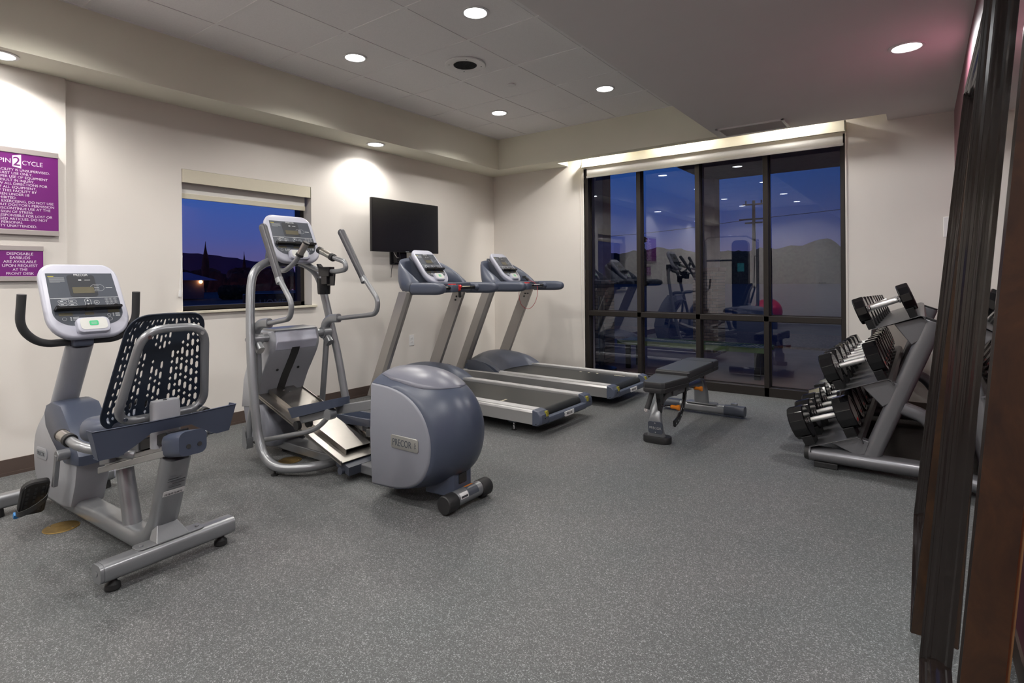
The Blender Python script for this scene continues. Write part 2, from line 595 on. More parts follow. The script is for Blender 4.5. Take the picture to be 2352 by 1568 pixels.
# ceilings
mb = MB(); mb.box(0.3, XD + 0.1, YE, -0.3, ZT, ZT + 0.06)
struct('ceiling', mb, 'tile', label='white lay-in tile ceiling')
mb = MB()
for gx in (0.785, 1.38, 1.975, 2.57):
    mb.box(gx - 0.0115, gx + 0.0115, YE, -0.365, ZT - 0.004, ZT + 0.001)
k = 0
gy = -0.99
while gy > YE:
    mb.box(0.368, XD, gy - 0.0115, gy + 0.0115, ZT - 0.0045, ZT + 0.001)
    gy -= 0.613
mb.box(0.368, 0.385, YE, -0.365, ZT - 0.005, ZT)
mb.box(0.368, XD, -0.382, -0.365, ZT - 0.005, ZT)
mb.box(XD - 0.017, XD, YE, -0.365, ZT - 0.005, ZT)
struct('trim_1', mb, 'tbar', label='white metal grid of the tile ceiling')
# soffit: left run, far run, end face, pocket for the shade
mb = MB()
mb.box(-0.0, 0.3683, YE, -0.3654, ZC, 3.02)
struct('ceiling_soffit_left', mb, 'soffit', label='dropped soffit along the left wall')
mb = MB()
mb.box(0.0, 1.16, -0.3654, 0, ZC, 3.02)
mb.box(1.16, XD, -0.3654, -0.25, ZC, 3.02)
mb.box(1.16, 4.41, -0.25, 0.0, 2.86, 3.02)
struct('ceiling_soffit_far', mb, 'soffit', label='dropped soffit above the big window')
mb = MB()
mb.box(XD, XR, YE, -0.25, ZC, 3.02)
mb.box(4.41, XR, -0.25, 0, ZC, 3.02)
struct('ceiling_dropped', mb, 'ceil_paint', label='smooth lowered ceiling on the right')

# baseboards
def base(name, pts, lab):
    mb = MB()
    mb.box(*pts[0:4], 0, 0.1)
    o = struct(name, mb, 'base', bevel=0.003, label=lab)
mb = MB(); mb.box(0, 0.008, -4.68, 0, 0, 0.1).box(0.008, 0.014, -4.68, 0, 0, 0.02).box(0.035, 0.043, YE, -4.68, 0, 0.1).box(0.043, 0.049, YE, -4.68, 0, 0.02)
struct('baseboard_left', mb, 'base', label='dark brown vinyl baseboard')
mb = MB(); mb.box(0.014, GX0 - 0.01, -0.008, 0, 0, 0.1).box(GX1 + 0.01, XR, -0.008, 0, 0, 0.1)
struct('baseboard_far', mb, 'base', label='dark brown vinyl baseboard')
mb = MB(); mb.box(XR - 0.008, XR, YE, -0.008, 0, 0.1)
struct('baseboard_right', mb, 'base', label='dark brown vinyl baseboard')

# ---------------- big window (window_1)
mb = MB()
Y0, Y1 = 0.02, 0.125
mb.box(GX0, 1.42, Y0, Y1, 0, 2.56)
mb.box(4.045, GX1, Y0, Y1, 0, 2.56)
for a in (2.035, 2.70, 3.375):
    mb.box(a, a + 0.048, Y0, Y1, 0.0, 2.5)
mb.box(1.42, 4.045, Y0, Y1, 0.745, 0.80)
mb.box(1.42, 4.045, Y0, Y1, 0.0, 0.09)
mb.box(1.42, 4.045, Y0, Y1, 2.42, 2.5)
w1 = struct('window_1', mb, 'bronze', bevel=0.003, label='wide dark framed window of eight panes')
cols = [(1.42, 2.035), (2.083, 2.70), (2.748, 3.375), (3.423, 4.045)]
for a, b_ in cols:
    for z0, z1 in ((0.09, 0.745), (0.80, 2.42)):
        mb = MB(); mb.add([(a, 0.105, z0), (b_, 0.105, z0), (b_, 0.105, z1), (a, 0.105, z1)], [(0, 1, 2, 3)])
        obj('glass_pane', mb, 'pane', w1)
        w = 0.009
        mb = MB()
        mb.box(a, a + w, 0.09, 0.10, z0, z1).box(b_ - w, b_, 0.09, 0.10, z0, z1).box(a, b_, 0.09, 0.10, z0, z0 + w).box(a, b_, 0.09, 0.10, z1 - w, z1)
        obj('glazing_bead', mb, 'bronze', w1)
mb = MB(); mb.box(1.357, GX0, -0.006, 0.02, 0, 2.5).box(GX1, GX1 + 0.012, -0.006, 0.02, 0, 2.5)
struct('trim_2', mb, 'wall', label='corner bead around the big window')

def shade(name, axis, a, b_, plane, depth, ztop, zmid, zbot, label, dirn, chain, group=None):
    """valance box with roller cloth below; axis is the run direction"""
    loc = (0, a, zmid) if axis == 'y' else (a, 0, zmid)
    t_ = thing(name, label, 'window shade', loc)
    def bx(mb, s0, s1, d0, d1, z0, z1):
        if axis == 'y':
            mb.box(min(d0, d1), max(d0, d1), s0, s1, z0, z1)
        else:
            mb.box(s0, s1, min(d0, d1), max(d0, d1), z0, z1)
        return mb
    return t_, bx

# shade of the big window
ts, bx = shade('roller_shade', 'x', 1.36, 4.09, 0, 0, 0, 2.39, 0, 'white roller shade with valance across the top of the big window', 1, None)
mb = bx(MB(), 1.395, 4.10, -0.10, -0.088, 2.505, 2.60)
mb = bx(mb, 1.395, 1.405, -0.10, -0.002, 2.505, 2.60)
mb = bx(mb, 4.09, 4.10, -0.10, -0.002, 2.505, 2.60)
mb = bx(mb, 1.395, 4.10, -0.10, -0.06, 2.498, 2.508)
obj('valance', mb, 'trimcream', ts, bevel=0.002)
mb = MB(); mb.cyl((1.42, -0.035, 2.56), (4.07, -0.035, 2.56), 0.024)
obj('roller_tube', mb, 'shade', ts)
mb = bx(MB(), 1.425, 4.07, -0.014, -0.011, 2.40, 2.56)
obj('shade_cloth', mb, 'shade', ts)
mb = bx(MB(), 1.42, 4.075, -0.019, -0.006, 2.385, 2.41)
obj('hem_bar', mb, 'white', ts, bevel=0.003)
mb = MB()
for dx in (0, 0.016):
    z = 2.5
    mb.tube([(1.342 + dx * 0.5, -0.010 - dx, 2.5), (1.340 + dx * 0.5, -0.010 - dx, 0.50)], 0.0016, 6)
mb.tube([(1.340, -0.010, 0.50), (1.343, -0.014, 0.46), (1.348, -0.026, 0.50)], 0.0016, 6)
obj('bead_chain', mb, 'white', ts)

# ---------------- side window (window_2)
mb = MB()
FX = -0.21
mb.box(FX, FX + 0.09, WY0, WY0 + 0.04, WZ0, WZ1).box(FX, FX + 0.09, WY1 - 0.04, WY1, WZ0, WZ1)
mb.box(FX, FX + 0.09, WY0, WY1, WZ0, WZ0 + 0.035).box(FX, FX + 0.09, WY0, WY1, WZ1 - 0.04, WZ1)
w2 = struct('window_2', mb, 'bronze', bevel=0.003, label='small dark framed window in the left wall')
mb = MB(); mb.add([(FX + 0.03, WY0, WZ0), (FX + 0.03, WY1, WZ0), (FX + 0.03, WY1, WZ1), (FX + 0.03, WY0, WZ1)], [(0, 1, 2, 3)])
obj('glass_pane', mb, 'pane_side', w2)
mb = MB(); mb.box(-0.2, 0.032, WY0 - 0.045, WY1 + 0.038, WZ0 - 0.02, WZ0)
struct('trim_3', mb, 'trimcream', bevel=0.003, label='cream sill of the small window')
ts2 = thing('roller_shade', 'cream roller shade with box valance over the small left window', 'window shade', (0, -3.37, 1.85))
mb = MB(); mb.box(-0.012, 0.004, WY0 + 0.003, WY1 - 0.003, 1.972, WZ1 - 0.002).box(-0.1, -0.012, WY0 + 0.003, WY1 - 0.003, 2.06, WZ1 - 0.002).box(-0.1, 0.004, WY1 - 0.012, WY1 - 0.003, 1.972, WZ1 - 0.003)
obj('valance', mb, 'trimcream', ts2, bevel=0.002)
mb = MB(); mb.cyl((-0.065, WY0 + 0.02, 2.02), (-0.065, WY1 - 0.02, 2.02), 0.022)
obj('roller_tube', mb, 'shade', ts2)
mb = MB(); mb.box(-0.055, -0.052, WY0 + 0.02, WY1 - 0.035, 1.885, 2.03)
obj('shade_cloth', mb, 'shade', ts2)
mb = MB(); mb.box(-0.060, -0.047, WY0 + 0.018, WY1 - 0.033, 1.852, 1.895)
obj('hem_bar', mb, 'trimcream', ts2, bevel=0.003)
mb = MB()
mb.tube(smooth([(-0.03, WY0 + 0.012, 1.97), (0.0, WY0 - 0.005, 1.4), (0.012, WY0 - 0.022, 1.25), (0.014, WY0 - 0.028, 1.10), (0.014, WY0 - 0.024, 1.10), (0.012, WY0 - 0.016, 1.25), (0.0, WY0 + 0.0, 1.4)], 6), 0.0016, 6)
mb.box(0.004, 0.02, WY0 - 0.034, WY0 - 0.018, 1.08, 1.13)
obj('bead_chain', mb, 'white', ts2)

# ---------------- ceiling fixtures
def downlight(name='ceiling_light'):
    t_ = thing(name, 'x', 'ceiling light', (0, 0, 0), local=True)
    ro, ri = 0.092, 0.072
    mb = MB().lathe([(ri, 0.0), (ro, -0.001), (ro, -0.006), (ro - 0.008, -0.009), (ri + 0.004, -0.008), (ri, -0.004), (ri - 0.004, 0.012), (ri - 0.006, 0.012), (ri - 0.002, 0.0)], n=40)
    obj('trim_ring', mb, 'white', t_)
    mb = MB().lathe([(0.001, -0.005), (ri * 0.5, -0.0065), (ri + 0.001, -0.004), (ri + 0.001, 0.004), (0.001, 0.004)], n=40)
    obj('diffuser', mb, 'lamp', t_)
    return t_

def spot(parent, power, angle=143, blend=0.55, r=0.07, z=-0.012, col=(1, 0.955, 0.90)):
    ld = bpy.data.lights.new('downlight_beam', 'SPOT')
    ld.energy = power * LAMP
    ld.spot_size = radians(angle)
    ld.spot_blend = blend
    ld.shadow_soft_size = r
    ld.color = col
    lo = bpy.data.objects.new('downlight_beam', ld)
    COL.objects.link(lo)
    lo.parent = parent
    lo.location = (0, 0, z)
    return lo

proto = downlight()
LG = 'recessed round ceiling lights'
tile_lights = [(2.30, -3.123, 'bright recessed ceiling light nearest the camera, in a ceiling tile'),
               (1.076, -3.123, 'recessed ceiling light in the tile between soffit and round speaker'),
               (2.30, -1.266, 'recessed ceiling light in the tile beside the lowered ceiling, far right'),
               (1.072, -1.266, 'farthest recessed ceiling light, near the far corner of the tile ceiling')]
P_TILE, P_SOFF, P_DROP, P_POCK = 50, 19, 72, 66.0
for i, (x, y, lb) in enumerate(tile_lights):
    if i == 0:
        o = proto; o.location = (x, y, ZT); o['label'] = lb; o['group'] = LG
    else:
        o = copy_thing(proto, (x, y, ZT), lb, group=LG)
    spot(o, P_TILE)
for y in (-4.98, -6.84, -8.4):
    for x in (1.076, 2.30):
        o = copy_thing(proto, (x, y, ZT), 'recessed ceiling light seen only as a reflection in the big window', group='ceiling lights reflected in the window')
        spot(o, P_TILE * (1.25 if y > -5 else 1.8), angle=150)
soff = [(0.221, -2.201, 'recessed light in the underside of the left soffit, above the television'),
        (0.221, -5.05, 'recessed soffit light just out of frame above the purple signs'),
        (0.221, -7.6, 'recessed soffit light behind the camera')]
for x, y, lb in soff:
    o = copy_thing(proto, (x, y, ZC), lb, group='soffit lights')
    spot(o, P_SOFF, angle=156)
drop = [(4.58, -1.845, 'bright recessed light in the lowered ceiling above the dumbbell rack'),
        (4.58, -3.70, 'recessed light in the lowered ceiling above the tall mirrors, out of frame'),
        (4.0, -5.56, 'recessed light in the lowered ceiling just behind the camera'),
        (4.0, -7.42, 'recessed light in the lowered ceiling far behind the camera')]
for x, y, lb in drop:
    o = copy_thing(proto, (x, y, ZC), lb, group='lowered ceiling lights')
    spot(o, P_DROP, angle=174, blend=0.25, col=(0.97, 0.985, 1.0))
for x in (1.62, 2.62, 3.62):
    o = thing('pocket_light', 'small lamp tucked up in the shade pocket above the big window', 'lamp', (x, -0.20, 2.82), group='lamps in the shade pocket')
    mb = MB().lathe([(0.03, 0), (0.035, 0.0), (0.035, 0.04), (0.03, 0.04)], c=(x, -0.20, 2.82), n=24)
    obj('lamp_housing', mb, 'white', o)
    s_ = spot(o, P_POCK, angle=150, blend=0.4, r=0.035, z=-0.01)

# speaker
t_ = thing('ceiling_speaker', 'round white ceiling speaker with perforated grille in a ceiling tile', 'speaker', (1.665, -2.492, ZT - 0.004))
c0 = (1.665, -2.492, ZT)
mb = MB().lathe([(0.095, -0.002), (0.165, -0.002), (0.165, -0.008), (0.16, -0.012), (0.10, -0.013), (0.095, -0.010)], c=c0, n=48)
obj('speaker_rim', mb, 'white', t_)
mb = MB()
mb.lathe([(0.001, -0.010), (0.096, -0.010), (0.096, -0.005), (0.001, -0.005)], c=c0, n=40)
obj('speaker_grille', mb, mat('speaker_mesh', (0.62, 0.61, 0.60), 0.6), t_)
mb = MB()
rr_ = 0.012
while rr_ < 0.09:
    n_ = int(2 * pi * rr_ / 0.011)
    for k in range(n_):
        a = 2 * pi * k / n_
        q = (c0[0] + rr_ * cos(a), c0[1] + rr_ * sin(a), ZT - 0.0103)
        mb.cyl(q, (q[0], q[1], q[2] - 0.0006), 0.0022, n=5)
    rr_ += 0.011
o = obj('grille_holes', mb, 'inkgrey', t_)
o['kind'] = 'stuff'
mb = MB()
for k in range(4):
    a = pi / 4 + k * pi / 2
    q = (c0[0] + 0.13 * cos(a), c0[1] + 0.13 * sin(a), ZT - 0.011)
    mb.cyl(q, (q[0], q[1], q[2] - 0.003), 0.006, n=8)
obj('rim_screws', mb, 'inkgrey', t_)
# small disc sprinkler cover
mb = MB().lathe([(0.001, -0.016), (0.036, -0.016), (0.040, -0.013), (0.040, -0.008), (0.03, 0.0), (0.001, 0.0)], c=(1.685, -1.885, ZT), n=32)
tag(obj('sprinkler_cover', mb, 'white'), 'small round white sprinkler cover on a ceiling tile', 'sprinkler')
# air grille flush in lowered ceiling
t_ = thing('air_vent', 'flat rectangular return air vent in the lowered ceiling above the window', 'vent', (3.40, -0.46, ZC))
mb = MB()
gx0, gx1, gy0, gy1 = 3.11, 3.69, -0.645, -0.315
mb.box(gx0, gx1, gy0, gy0 + 0.025, ZC - 0.012, ZC).box(gx0, gx1, gy1 - 0.025, gy1, ZC - 0.012, ZC).box(gx0, gx0 + 0.025, gy0, gy1, ZC - 0.012, ZC).box(gx1 - 0.025, gx1, gy0, gy1, ZC - 0.012, ZC)
obj('vent_frame', mb, 'white', t_, bevel=0.003)
mb = MB()
mb.box(gx0 + 0.025, gx1 - 0.025, gy0 + 0.025, gy1 - 0.025, ZC - 0.004, ZC)
yy = gy0 + 0.035
while yy < gy1 - 0.03:
    mb.hexa([(gx0 + 0.025, yy, ZC - 0.010), (gx1 - 0.025, yy, ZC - 0.010), (gx1 - 0.025, yy + 0.002, ZC - 0.010), (gx0 + 0.025, yy + 0.002, ZC - 0.010),
             (gx0 + 0.025, yy + 0.008, ZC - 0.003), (gx1 - 0.025, yy + 0.008, ZC - 0.003), (gx1 - 0.025, yy + 0.010, ZC - 0.003), (gx0 + 0.025, yy + 0.010, ZC - 0.003)])
    yy += 0.014
obj('vent_louvres', mb, mat('vent_grey', (0.72, 0.71, 0.70), 0.6), t_)

# ---------------- things on the walls
# television
TX = 0.20
t_ = thing('television', 'flat black television on a wall arm, screen dark', 'television', (TX, -1.77, 1.48))
mb = MB(); mb.box(TX - 0.035, TX, -2.243, -1.285, 1.484, 2.03)
obj('tv_housing', mb, 'blackgl', t_, bevel=0.006)
mb = MB(); mb.box(TX - 0.001, TX + 0.0015, -2.232, -1.296, 1.503, 2.019)
obj('tv_screen', mb, 'tvscreen', t_)
mb = MB(); mb.box(TX, TX + 0.002, -1.79, -1.74, 1.489, 1.496)
obj('tv_badge', mb, 'inkgrey', t_)
mb = MB(); mb.box(0.0, 0.025, -1.84, -1.66, 1.36, 1.78).box(0.02, TX - 0.035, -1.80, -1.74, 1.60, 1.68).box(TX - 0.06, TX - 0.035, -1.92, -1.62, 1.55, 1.85).box(0.02, 0.10, -1.82, -1.68, 1.38, 1.50)
obj('wall_bracket', mb, 'blackgl', t_, bevel=0.004)
mb = MB()
mb.tube(smooth([(TX - 0.04, -1.93, 1.50), (TX - 0.05, -1.88, 1.44), (0.1, -1.80, 1.43), (0.05, -1.75, 1.46)], 8), 0.003, 8)
obj('white_cable', mb, 'white', t_)
mb = MB()
mb.tube(smooth([(TX - 0.04, -1.85, 1.50), (0.12, -1.80, 1.42), (0.05, -1.84, 1.35), (0.012, -1.83, 1.22)], 8), 0.003, 8)
obj('black_cable', mb, 'black', t_)

# outlet
def outlet(loc, lab, plane='x'):
    t_ = thing('wall_outlet', lab, 'outlet', loc)
    x, y, z = loc
    mb = MB(); mb.box(x, x + 0.006, y - 0.037, y + 0.037, z - 0.06, z + 0.06)
    obj('cover_plate', mb, 'white', t_, bevel=0.003)
    for dz in (-0.022, 0.022):
        mb = MB()
        mb.prism(rrect(0.034, 0.028, 0.012, cx=y, cy=z + dz), 'x', x + 0.005, x + 0.0085)
        f = obj('receptacle', mb, 'white', t_)
        mb = MB(); mb.box(x + 0.0082, x + 0.009, y - 0.009, y - 0.006, z + dz - 0.004, z + dz + 0.006).box(x + 0.0082, x + 0.009, y + 0.006, y + 0.009, z + dz - 0.004, z + dz + 0.006)
        obj('slots', mb, 'black', f)
outlet((0.0, -1.528, 0.512), 'white double wall outlet low on the left wall behind the treadmills')
# small white plate near right wall
mb = MB(); mb.box(4.795, 4.865, -0.007, 0, 1.51, 1.68)
tag(obj('wall_plate', mb, 'white', bevel=0.003), 'white plate on the far wall beside the leaning mirror', 'wall plate')

# signs
SX = 0.06
t_ = thing('rules_sign', 'large purple gym rules sign with white lettering on the left wall', 'sign', (0.035, -5.03, 1.51))
ya, yb = -5.36, -4.73
mb = MB(); mb.box(0.035, SX, ya, yb, 1.505, 2.045)
obj('backing_panel', mb, 'signmetal', t_, bevel=0.002)
for z0, z1 in ((2.013, 2.047), (1.503, 1.535)):
    obj('metal_rail', MB().box(SX - 0.004, SX + 0.004, ya, yb + 0.001, z0, z1), 'signmetal', t_, bevel=0.002)
mb = MB(); mb.box(SX - 0.002, SX + 0.001, ya + 0.001, yb - 0.001, 1.534, 2.014)
face = obj('sign_face', mb, 'purple', t_)
def sgn(s, size, yr, z, name='lettering', width=None, par=None, ob='signtext', align='RIGHT', x=SX + 0.0012):
    return text(name, s, size, frame4((x, yr, z), (0, 1, 0), (0, 0, 1)), ob, par or face, align=align, width=width)
lines = [('THIS FACILITY IS UNSUPERVISED.', 538, 375), ('GUEST USE ONLY.', 348, 388), ('IMPROPER USE OF EQUIPMENT', 518, 442), ('MAY RESULT IN INJURY.', 370, 465),
         ('FOLLOW ALL DIRECTIONS FOR', 512, 518), ('USE OF ALL EQUIPMENT.', 388, 540), ('USE OF THIS FACILITY BY', 390, 575), ('CHILDREN UNDER 18', 310, 608), ('IS PROHIBITED.', 178, 632),
         ('WHEN EXERCISING, DO NOT USE', 582, 703), ("WITHOUT DOCTOR'S PERMISSION", 590, 738), ('AND DISCONTINUE USE AT THE', 545, 772), ('FIRST SIGN OF STRESS.', 355, 792),
         ('NOT RESPONSIBLE FOR LOST OR', 565, 847), ('DAMAGED ARTICLES. DO NOT', 515, 878), ('LEAVE PERSONAL', 243, 896), ('PROPERTY UNATTENDED.', 402, 942)]
yr0 = [-4.775, -4.862, -4.785, -4.853, -4.788, -4.843, -4.842, -4.88, -4.942, -4.757, -4.753, -4.773, -4.86, -4.764, -4.787, -4.913, -4.842]
for i, (s, px, py) in enumerate(lines):
    z = 1.900 - i * (1.900 - 1.549) / 16
    o = sgn(s, 0.0215, 0, 0)
    me = o.data
    ws = max(v.co.y for v in me.vertices) - min(v.co.y for v in me.vertices)
    # widths are widened to the sign's broad letterform
    me.transform(Matrix.Diagonal((1, 1.0, 1, 1)))
    me.transform(Matrix.Translation((0, yr0[i], z)))
o = sgn('SPIN', 0.040, -4.966, 1.948)
o = sgn('CYCLE', 0.040, -4.810, 1.944, width=0.102)
mb = MB(); mb.prism([(-4.961, 1.928), (-4.918, 1.920), (-4.918, 2.006), (-4.961, 1.996)], 'x', SX + 0.001, SX + 0.002)
obj('logo_block', mb, 'signtext', face)
sgn('2', 0.078, -4.921, 1.936, ob='purple', x=SX + 0.0022)

t_ = thing('earbuds_sign', 'smaller purple sign about earbuds on the left wall, below the rules sign', 'sign', (0.035, -5.0, 1.21))
ya, yb = -5.045, -4.812
mb = MB(); mb.box(0.035, SX, ya, yb, 1.212, 1.432)
obj('backing_panel', mb, 'signmetal', t_, bevel=0.002)
for z0, z1 in ((1.402, 1.434), (1.210, 1.240)):
    obj('metal_rail', MB().box(SX - 0.004, SX + 0.004, ya, yb + 0.001, z0, z1), 'signmetal', t_, bevel=0.002)
mb = MB(); mb.box(SX - 0.002, SX + 0.001, ya + 0.001, yb - 0.001, 1.239, 1.403)
face = obj('sign_face', mb, 'purple', t_)
for i, s in enumerate(['DISPOSABLE', 'EARBUDS', 'ARE AVAILABLE', 'UPON REQUEST', 'AT THE', 'FRONT DESK']):
    sgn(s, 0.0235, (ya + yb) / 2 , 1.374 - i * 0.0248, align='CENTER', width=[.128, .098, .160, .172, .072, .135][i])

# brass floor boxes
def floor_box(loc, lab):
    t_ = thing('floor_outlet', lab, 'floor outlet', loc)
    x, y, z = loc
    mb = MB().lathe([(0.001, 0.004), (0.071, 0.004), (0.074, 0.002), (0.074, 0.0), (0.001, 0.0)], c=loc, n=40)
    obj('brass_plate', mb, 'brass', t_)
    for a, b_ in ((-0.03, 0), (0.03, 0)):
        mb = MB().lathe([(0.016, 0.0045), (0.024, 0.0045), (0.024, 0.003), (0.016, 0.003)], c=(x + a, y + b_, 0), n=24)
        mb.box(x + a - 0.013, x + a + 0.013, y + b_ - 0.0025, y + b_ + 0.0025, 0.004, 0.0055)
        obj('outlet_lid', mb, 'brass', t_)
    mb = MB()
    for k in range(2):
        a = 0.6 + k * pi
        mb.cyl((x + 0.058 * cos(a), y + 0.058 * sin(a), 0.004), (x + 0.058 * cos(a), y + 0.058 * sin(a), 0.006), 0.005, n=10)
    obj('plate_screws', mb, 'chrome', t_)
floor_box((1.235, -5.045, 0), 'round brass floor outlet beside the seated exercise bike')
floor_box((1.239, -3.817, 0), 'round brass floor outlet inside the curved base of the elliptical')

# ================================================================== CONSOLE (same face on all four machines)
def console(parent, M4, w=0.33, h=0.42, kind='bike', lit=False):
    """M4 maps (u right, v up the face, w out of it); origin at the middle of the bottom edge"""
    def P2(poly, w0, w1, mbx=None, inset=0):
        mbx = mbx or MB()
        return mbx.loft([[M4 @ Vector((p[0], p[1], w0)) for p in poly], [M4 @ Vector((p[0], p[1], w1)) for p in poly]])
    def outline(k=0.0, kt=None):
        # rounded shape, slightly tapered: narrower on top
        pts = []
        base_ = rrect(1, 1, [0.30, 0.30, 0.20, 0.20], 8)
        for (a, b_) in base_:
            v = (b_ + 0.5)
            ww = w * (0.96 + 0.05 * (1 - v))
            pts.append((a * (ww - 2 * k), h / 2 + b_ * (h - 2 * k)))
        return pts
    mb = MB()
    S = []
    for kk, ww in ((0.035, -0.062), (0.012, -0.052), (0.002, -0.030), (0.0, -0.012), (0.004, -0.003), (0.013, 0.0)):
        S.append([M4 @ Vector((p[0], p[1], ww)) for p in outline(kk)])
    mb.loft(S)
    body = obj('console', mb, 'lilac', parent, sharp=50)
    # recess line under the top cap
    iw = w * 0.84
    lo, hi = h * 0.155, h * 0.86
    # overlay with rounded bottom and a notch for the start pad
    ov = []
    r_ = 0.085
    for j in range(9):
        a = pi + pi / 2 * j / 8
        ov.append((-iw / 2 + r_ + r_ * cos(a), lo + r_ * 0.9 + r_ * 0.9 * sin(a)))
    nw = w * 0.17
    ov += [(-nw - 0.012, lo), (-nw - 0.004, lo + h * 0.05), (-nw * 0.75, lo + h * 0.085), (-nw * 0.4, lo + h * 0.105), (nw * 0.4, lo + h * 0.105), (nw * 0.75, lo + h * 0.085), (nw + 0.004, lo + h * 0.05), (nw + 0.012, lo)]
    for j in range(9):
        a = 1.5 * pi + pi / 2 * j / 8
        ov.append((iw / 2 - r_ + r_ * cos(a), lo + r_ * 0.9 + r_ * 0.9 * sin(a)))
    tw = iw * 0.955
    ov += [(tw / 2, hi), (-tw / 2, hi)]
    mb = P2(ov, -0.004, 0.0012)
    obj('overlay', mb, 'overlay', body)
    # darker lower band and display window
    mb = P2(rrect(iw * 0.40, h * 0.30, 0.014, cy=h * 0.685), 0.0, 0.0020)
    obj('display_window', mb, 'overlay_dark', body)
    mb = P2(rrect(iw * 0.31, h * 0.085, 0.003, cy=h * 0.625), 0.0, 0.0027)
    obj('display', mb, 'lcdg' if lit else 'lcd', body)
    mb = MB()
    P2(rrect(iw * 0.975, 0.0022, 0.0008, cy=h * 0.52), 0.0, 0.0022, mb)
    # programme buttons (six), arrows, keypad
    def ring(cx, cy, rx, ry, t_=0.0011):
        o_ = rrect(rx * 2, ry * 2, min(rx, ry) * 0.98, 5, cx, cy)
        i_ = rrect(rx * 2 - 2 * t_, ry * 2 - 2 * t_, (min(rx, ry) - t_) * 0.98, 5, cx, cy)
        n = len(o_)
        V = [M4 @ Vector((p[0], p[1], 0.0022)) for p in o_] + [M4 @ Vector((p[0], p[1], 0.0022)) for p in i_]
        mb.add(V, [(j, (j + 1) % n, n + (j + 1) % n, n + j) for j in range(n)])
    def blob(cx, cy, a, b_):
        P2([(cx - a, cy - b_), (cx + a, cy - b_), (cx + a, cy + b_), (cx - a, cy + b_)], 0.0, 0.0023, mb)
    for r0 in range(3):
        for c0_ in range(2):
            cx, cy = -iw * 0.335 + c0_ * w * 0.115, h * (0.478 - r0 * 0.043)
            ring(cx, cy, w * 0.05, h * 0.016)
            blob(cx - 0.003, cy, w * 0.018, h * 0.004)
    ring(iw * 0.02, h * 0.455, w * 0.038, h * 0.055, 0.0015)
    for sy in (1, -1):
        cx, cy = iw * 0.02, h * (0.455 + sy * 0.026)
        P2([(cx - 0.005, cy - sy * 0.004), (cx + 0.005, cy - sy * 0.004), (cx, cy + sy * 0.006)][::(1 if sy > 0 else -1)], 0.0, 0.0023, mb)
    ring(iw * 0.145, h * 0.453, w * 0.034, h * 0.028, 0.0013)
    blob(iw * 0.145, h * 0.453, w * 0.012, h * 0.003)
    for r0 in range(4):
        for c0_ in range(3):
            cx, cy = iw * 0.30 + c0_ * w * 0.054, h * (0.492 - r0 * 0.034)
            ring(cx, cy, w * 0.021, h * 0.0135, 0.0007)
            blob(cx, cy, w * 0.005, h * 0.003)
    ring(-iw * 0.36, h * 0.245, w * 0.026, h * 0.021)
    ring(iw * 0.28, h * 0.275, w * 0.022, h * 0.018)
    ring(iw * 0.28, h * 0.222, w * 0.031, h * 0.025, 0.0015)
    for k in range(3):
        blob(-iw * 0.27, h * (0.262 - k * 0.018), 0.003, 0.002); blob(-iw * 0.20, h * (0.262 - k * 0.018), 0.013, 0.0014)
        blob(iw * 0.345, h * (0.292 - k * 0.016), 0.002, 0.002); blob(iw * 0.41, h * (0.292 - k * 0.016), 0.010, 0.0014)
    ring(iw * 0.21, h * 0.655, w * 0.085, h * 0.045, 0.0009)
    for k in range(3):
        blob(iw * 0.20, h * (0.68 - k * 0.022), w * 0.03, 0.001)
    blob(iw * 0.385, h * 0.655, w * 0.042, 0.0014)
    blob(-iw * 0.29, h * 0.505, w * 0.045, 0.0012)
    blob(iw * 0.09, h * 0.765, w * 0.035, 0.0012)
    blob(-iw * 0.02, h * 0.765, w * 0.018, 0.003)
    o = obj('button_markings', mb, 'ink', body)
    mb = MB()
    for k in range(6):
        P2([(-iw * 0.445, h * (0.80 - k * 0.0125) - 0.0012), (-iw * (0.235 if k < 5 else 0.30), h * (0.80 - k * 0.0125) - 0.0012), (-iw * (0.235 if k < 5 else 0.30), h * (0.80 - k * 0.0125) + 0.0012), (-iw * 0.445, h * (0.80 - k * 0.0125) + 0.0012)], 0.0, 0.0022, mb)
    obj('warning_text', mb, 'inkgrey', body)
    mb = P2([(-iw * 0.455, h * 0.808), (-iw * 0.375, h * 0.808), (-iw * 0.375, h * 0.822), (-iw * 0.455, h * 0.822)], 0.0, 0.0022)
    obj('warning_bar', mb, 'yellow', body)
    for dw, dx_, dy_ in ((0.19, -0.33, 0.305), (0.13, 0.0, 0.305), (0.17, 0.36, 0.325)):
        obj('small_display', P2(rrect(iw * dw, h * 0.037, 0.002, cx=iw * dx_, cy=h * dy_), 0.0, 0.0024), 'lcd', body)
    text('logo', 'PRECOR', h * 0.042, M4 @ Matrix.Translation((iw * 0.01, h * 0.822, 0.0015)), 'ink', body, align='CENTER', width=w * 0.17)
    # book rack ledge
    mb = MB()
    bw = iw * 0.47
    y0 = h * 0.355
    P2([(-bw, y0), (-bw * 1.02, y0 + 0.004), (-bw * 0.93, y0 + 0.026), (-bw * 0.86, y0 + 0.026), (-bw * 0.70, y0 + 0.016), (bw * 0.70, y0 + 0.016), (bw * 0.86, y0 + 0.026), (bw * 0.93, y0 + 0.026), (bw * 1.02, y0 + 0.004), (bw, y0)], 0.001, 0.010, mb)
    P2([(-bw, y0 - 0.004), (bw, y0 - 0.004), (bw, y0 + 0.003), (-bw, y0 + 0.003)], 0.004, 0.034, mb)
    P2([(-bw, y0 - 0.004), (bw, y0 - 0.004), (bw, y0 + 0.008), (-bw, y0 + 0.008)], 0.031, 0.036, mb)
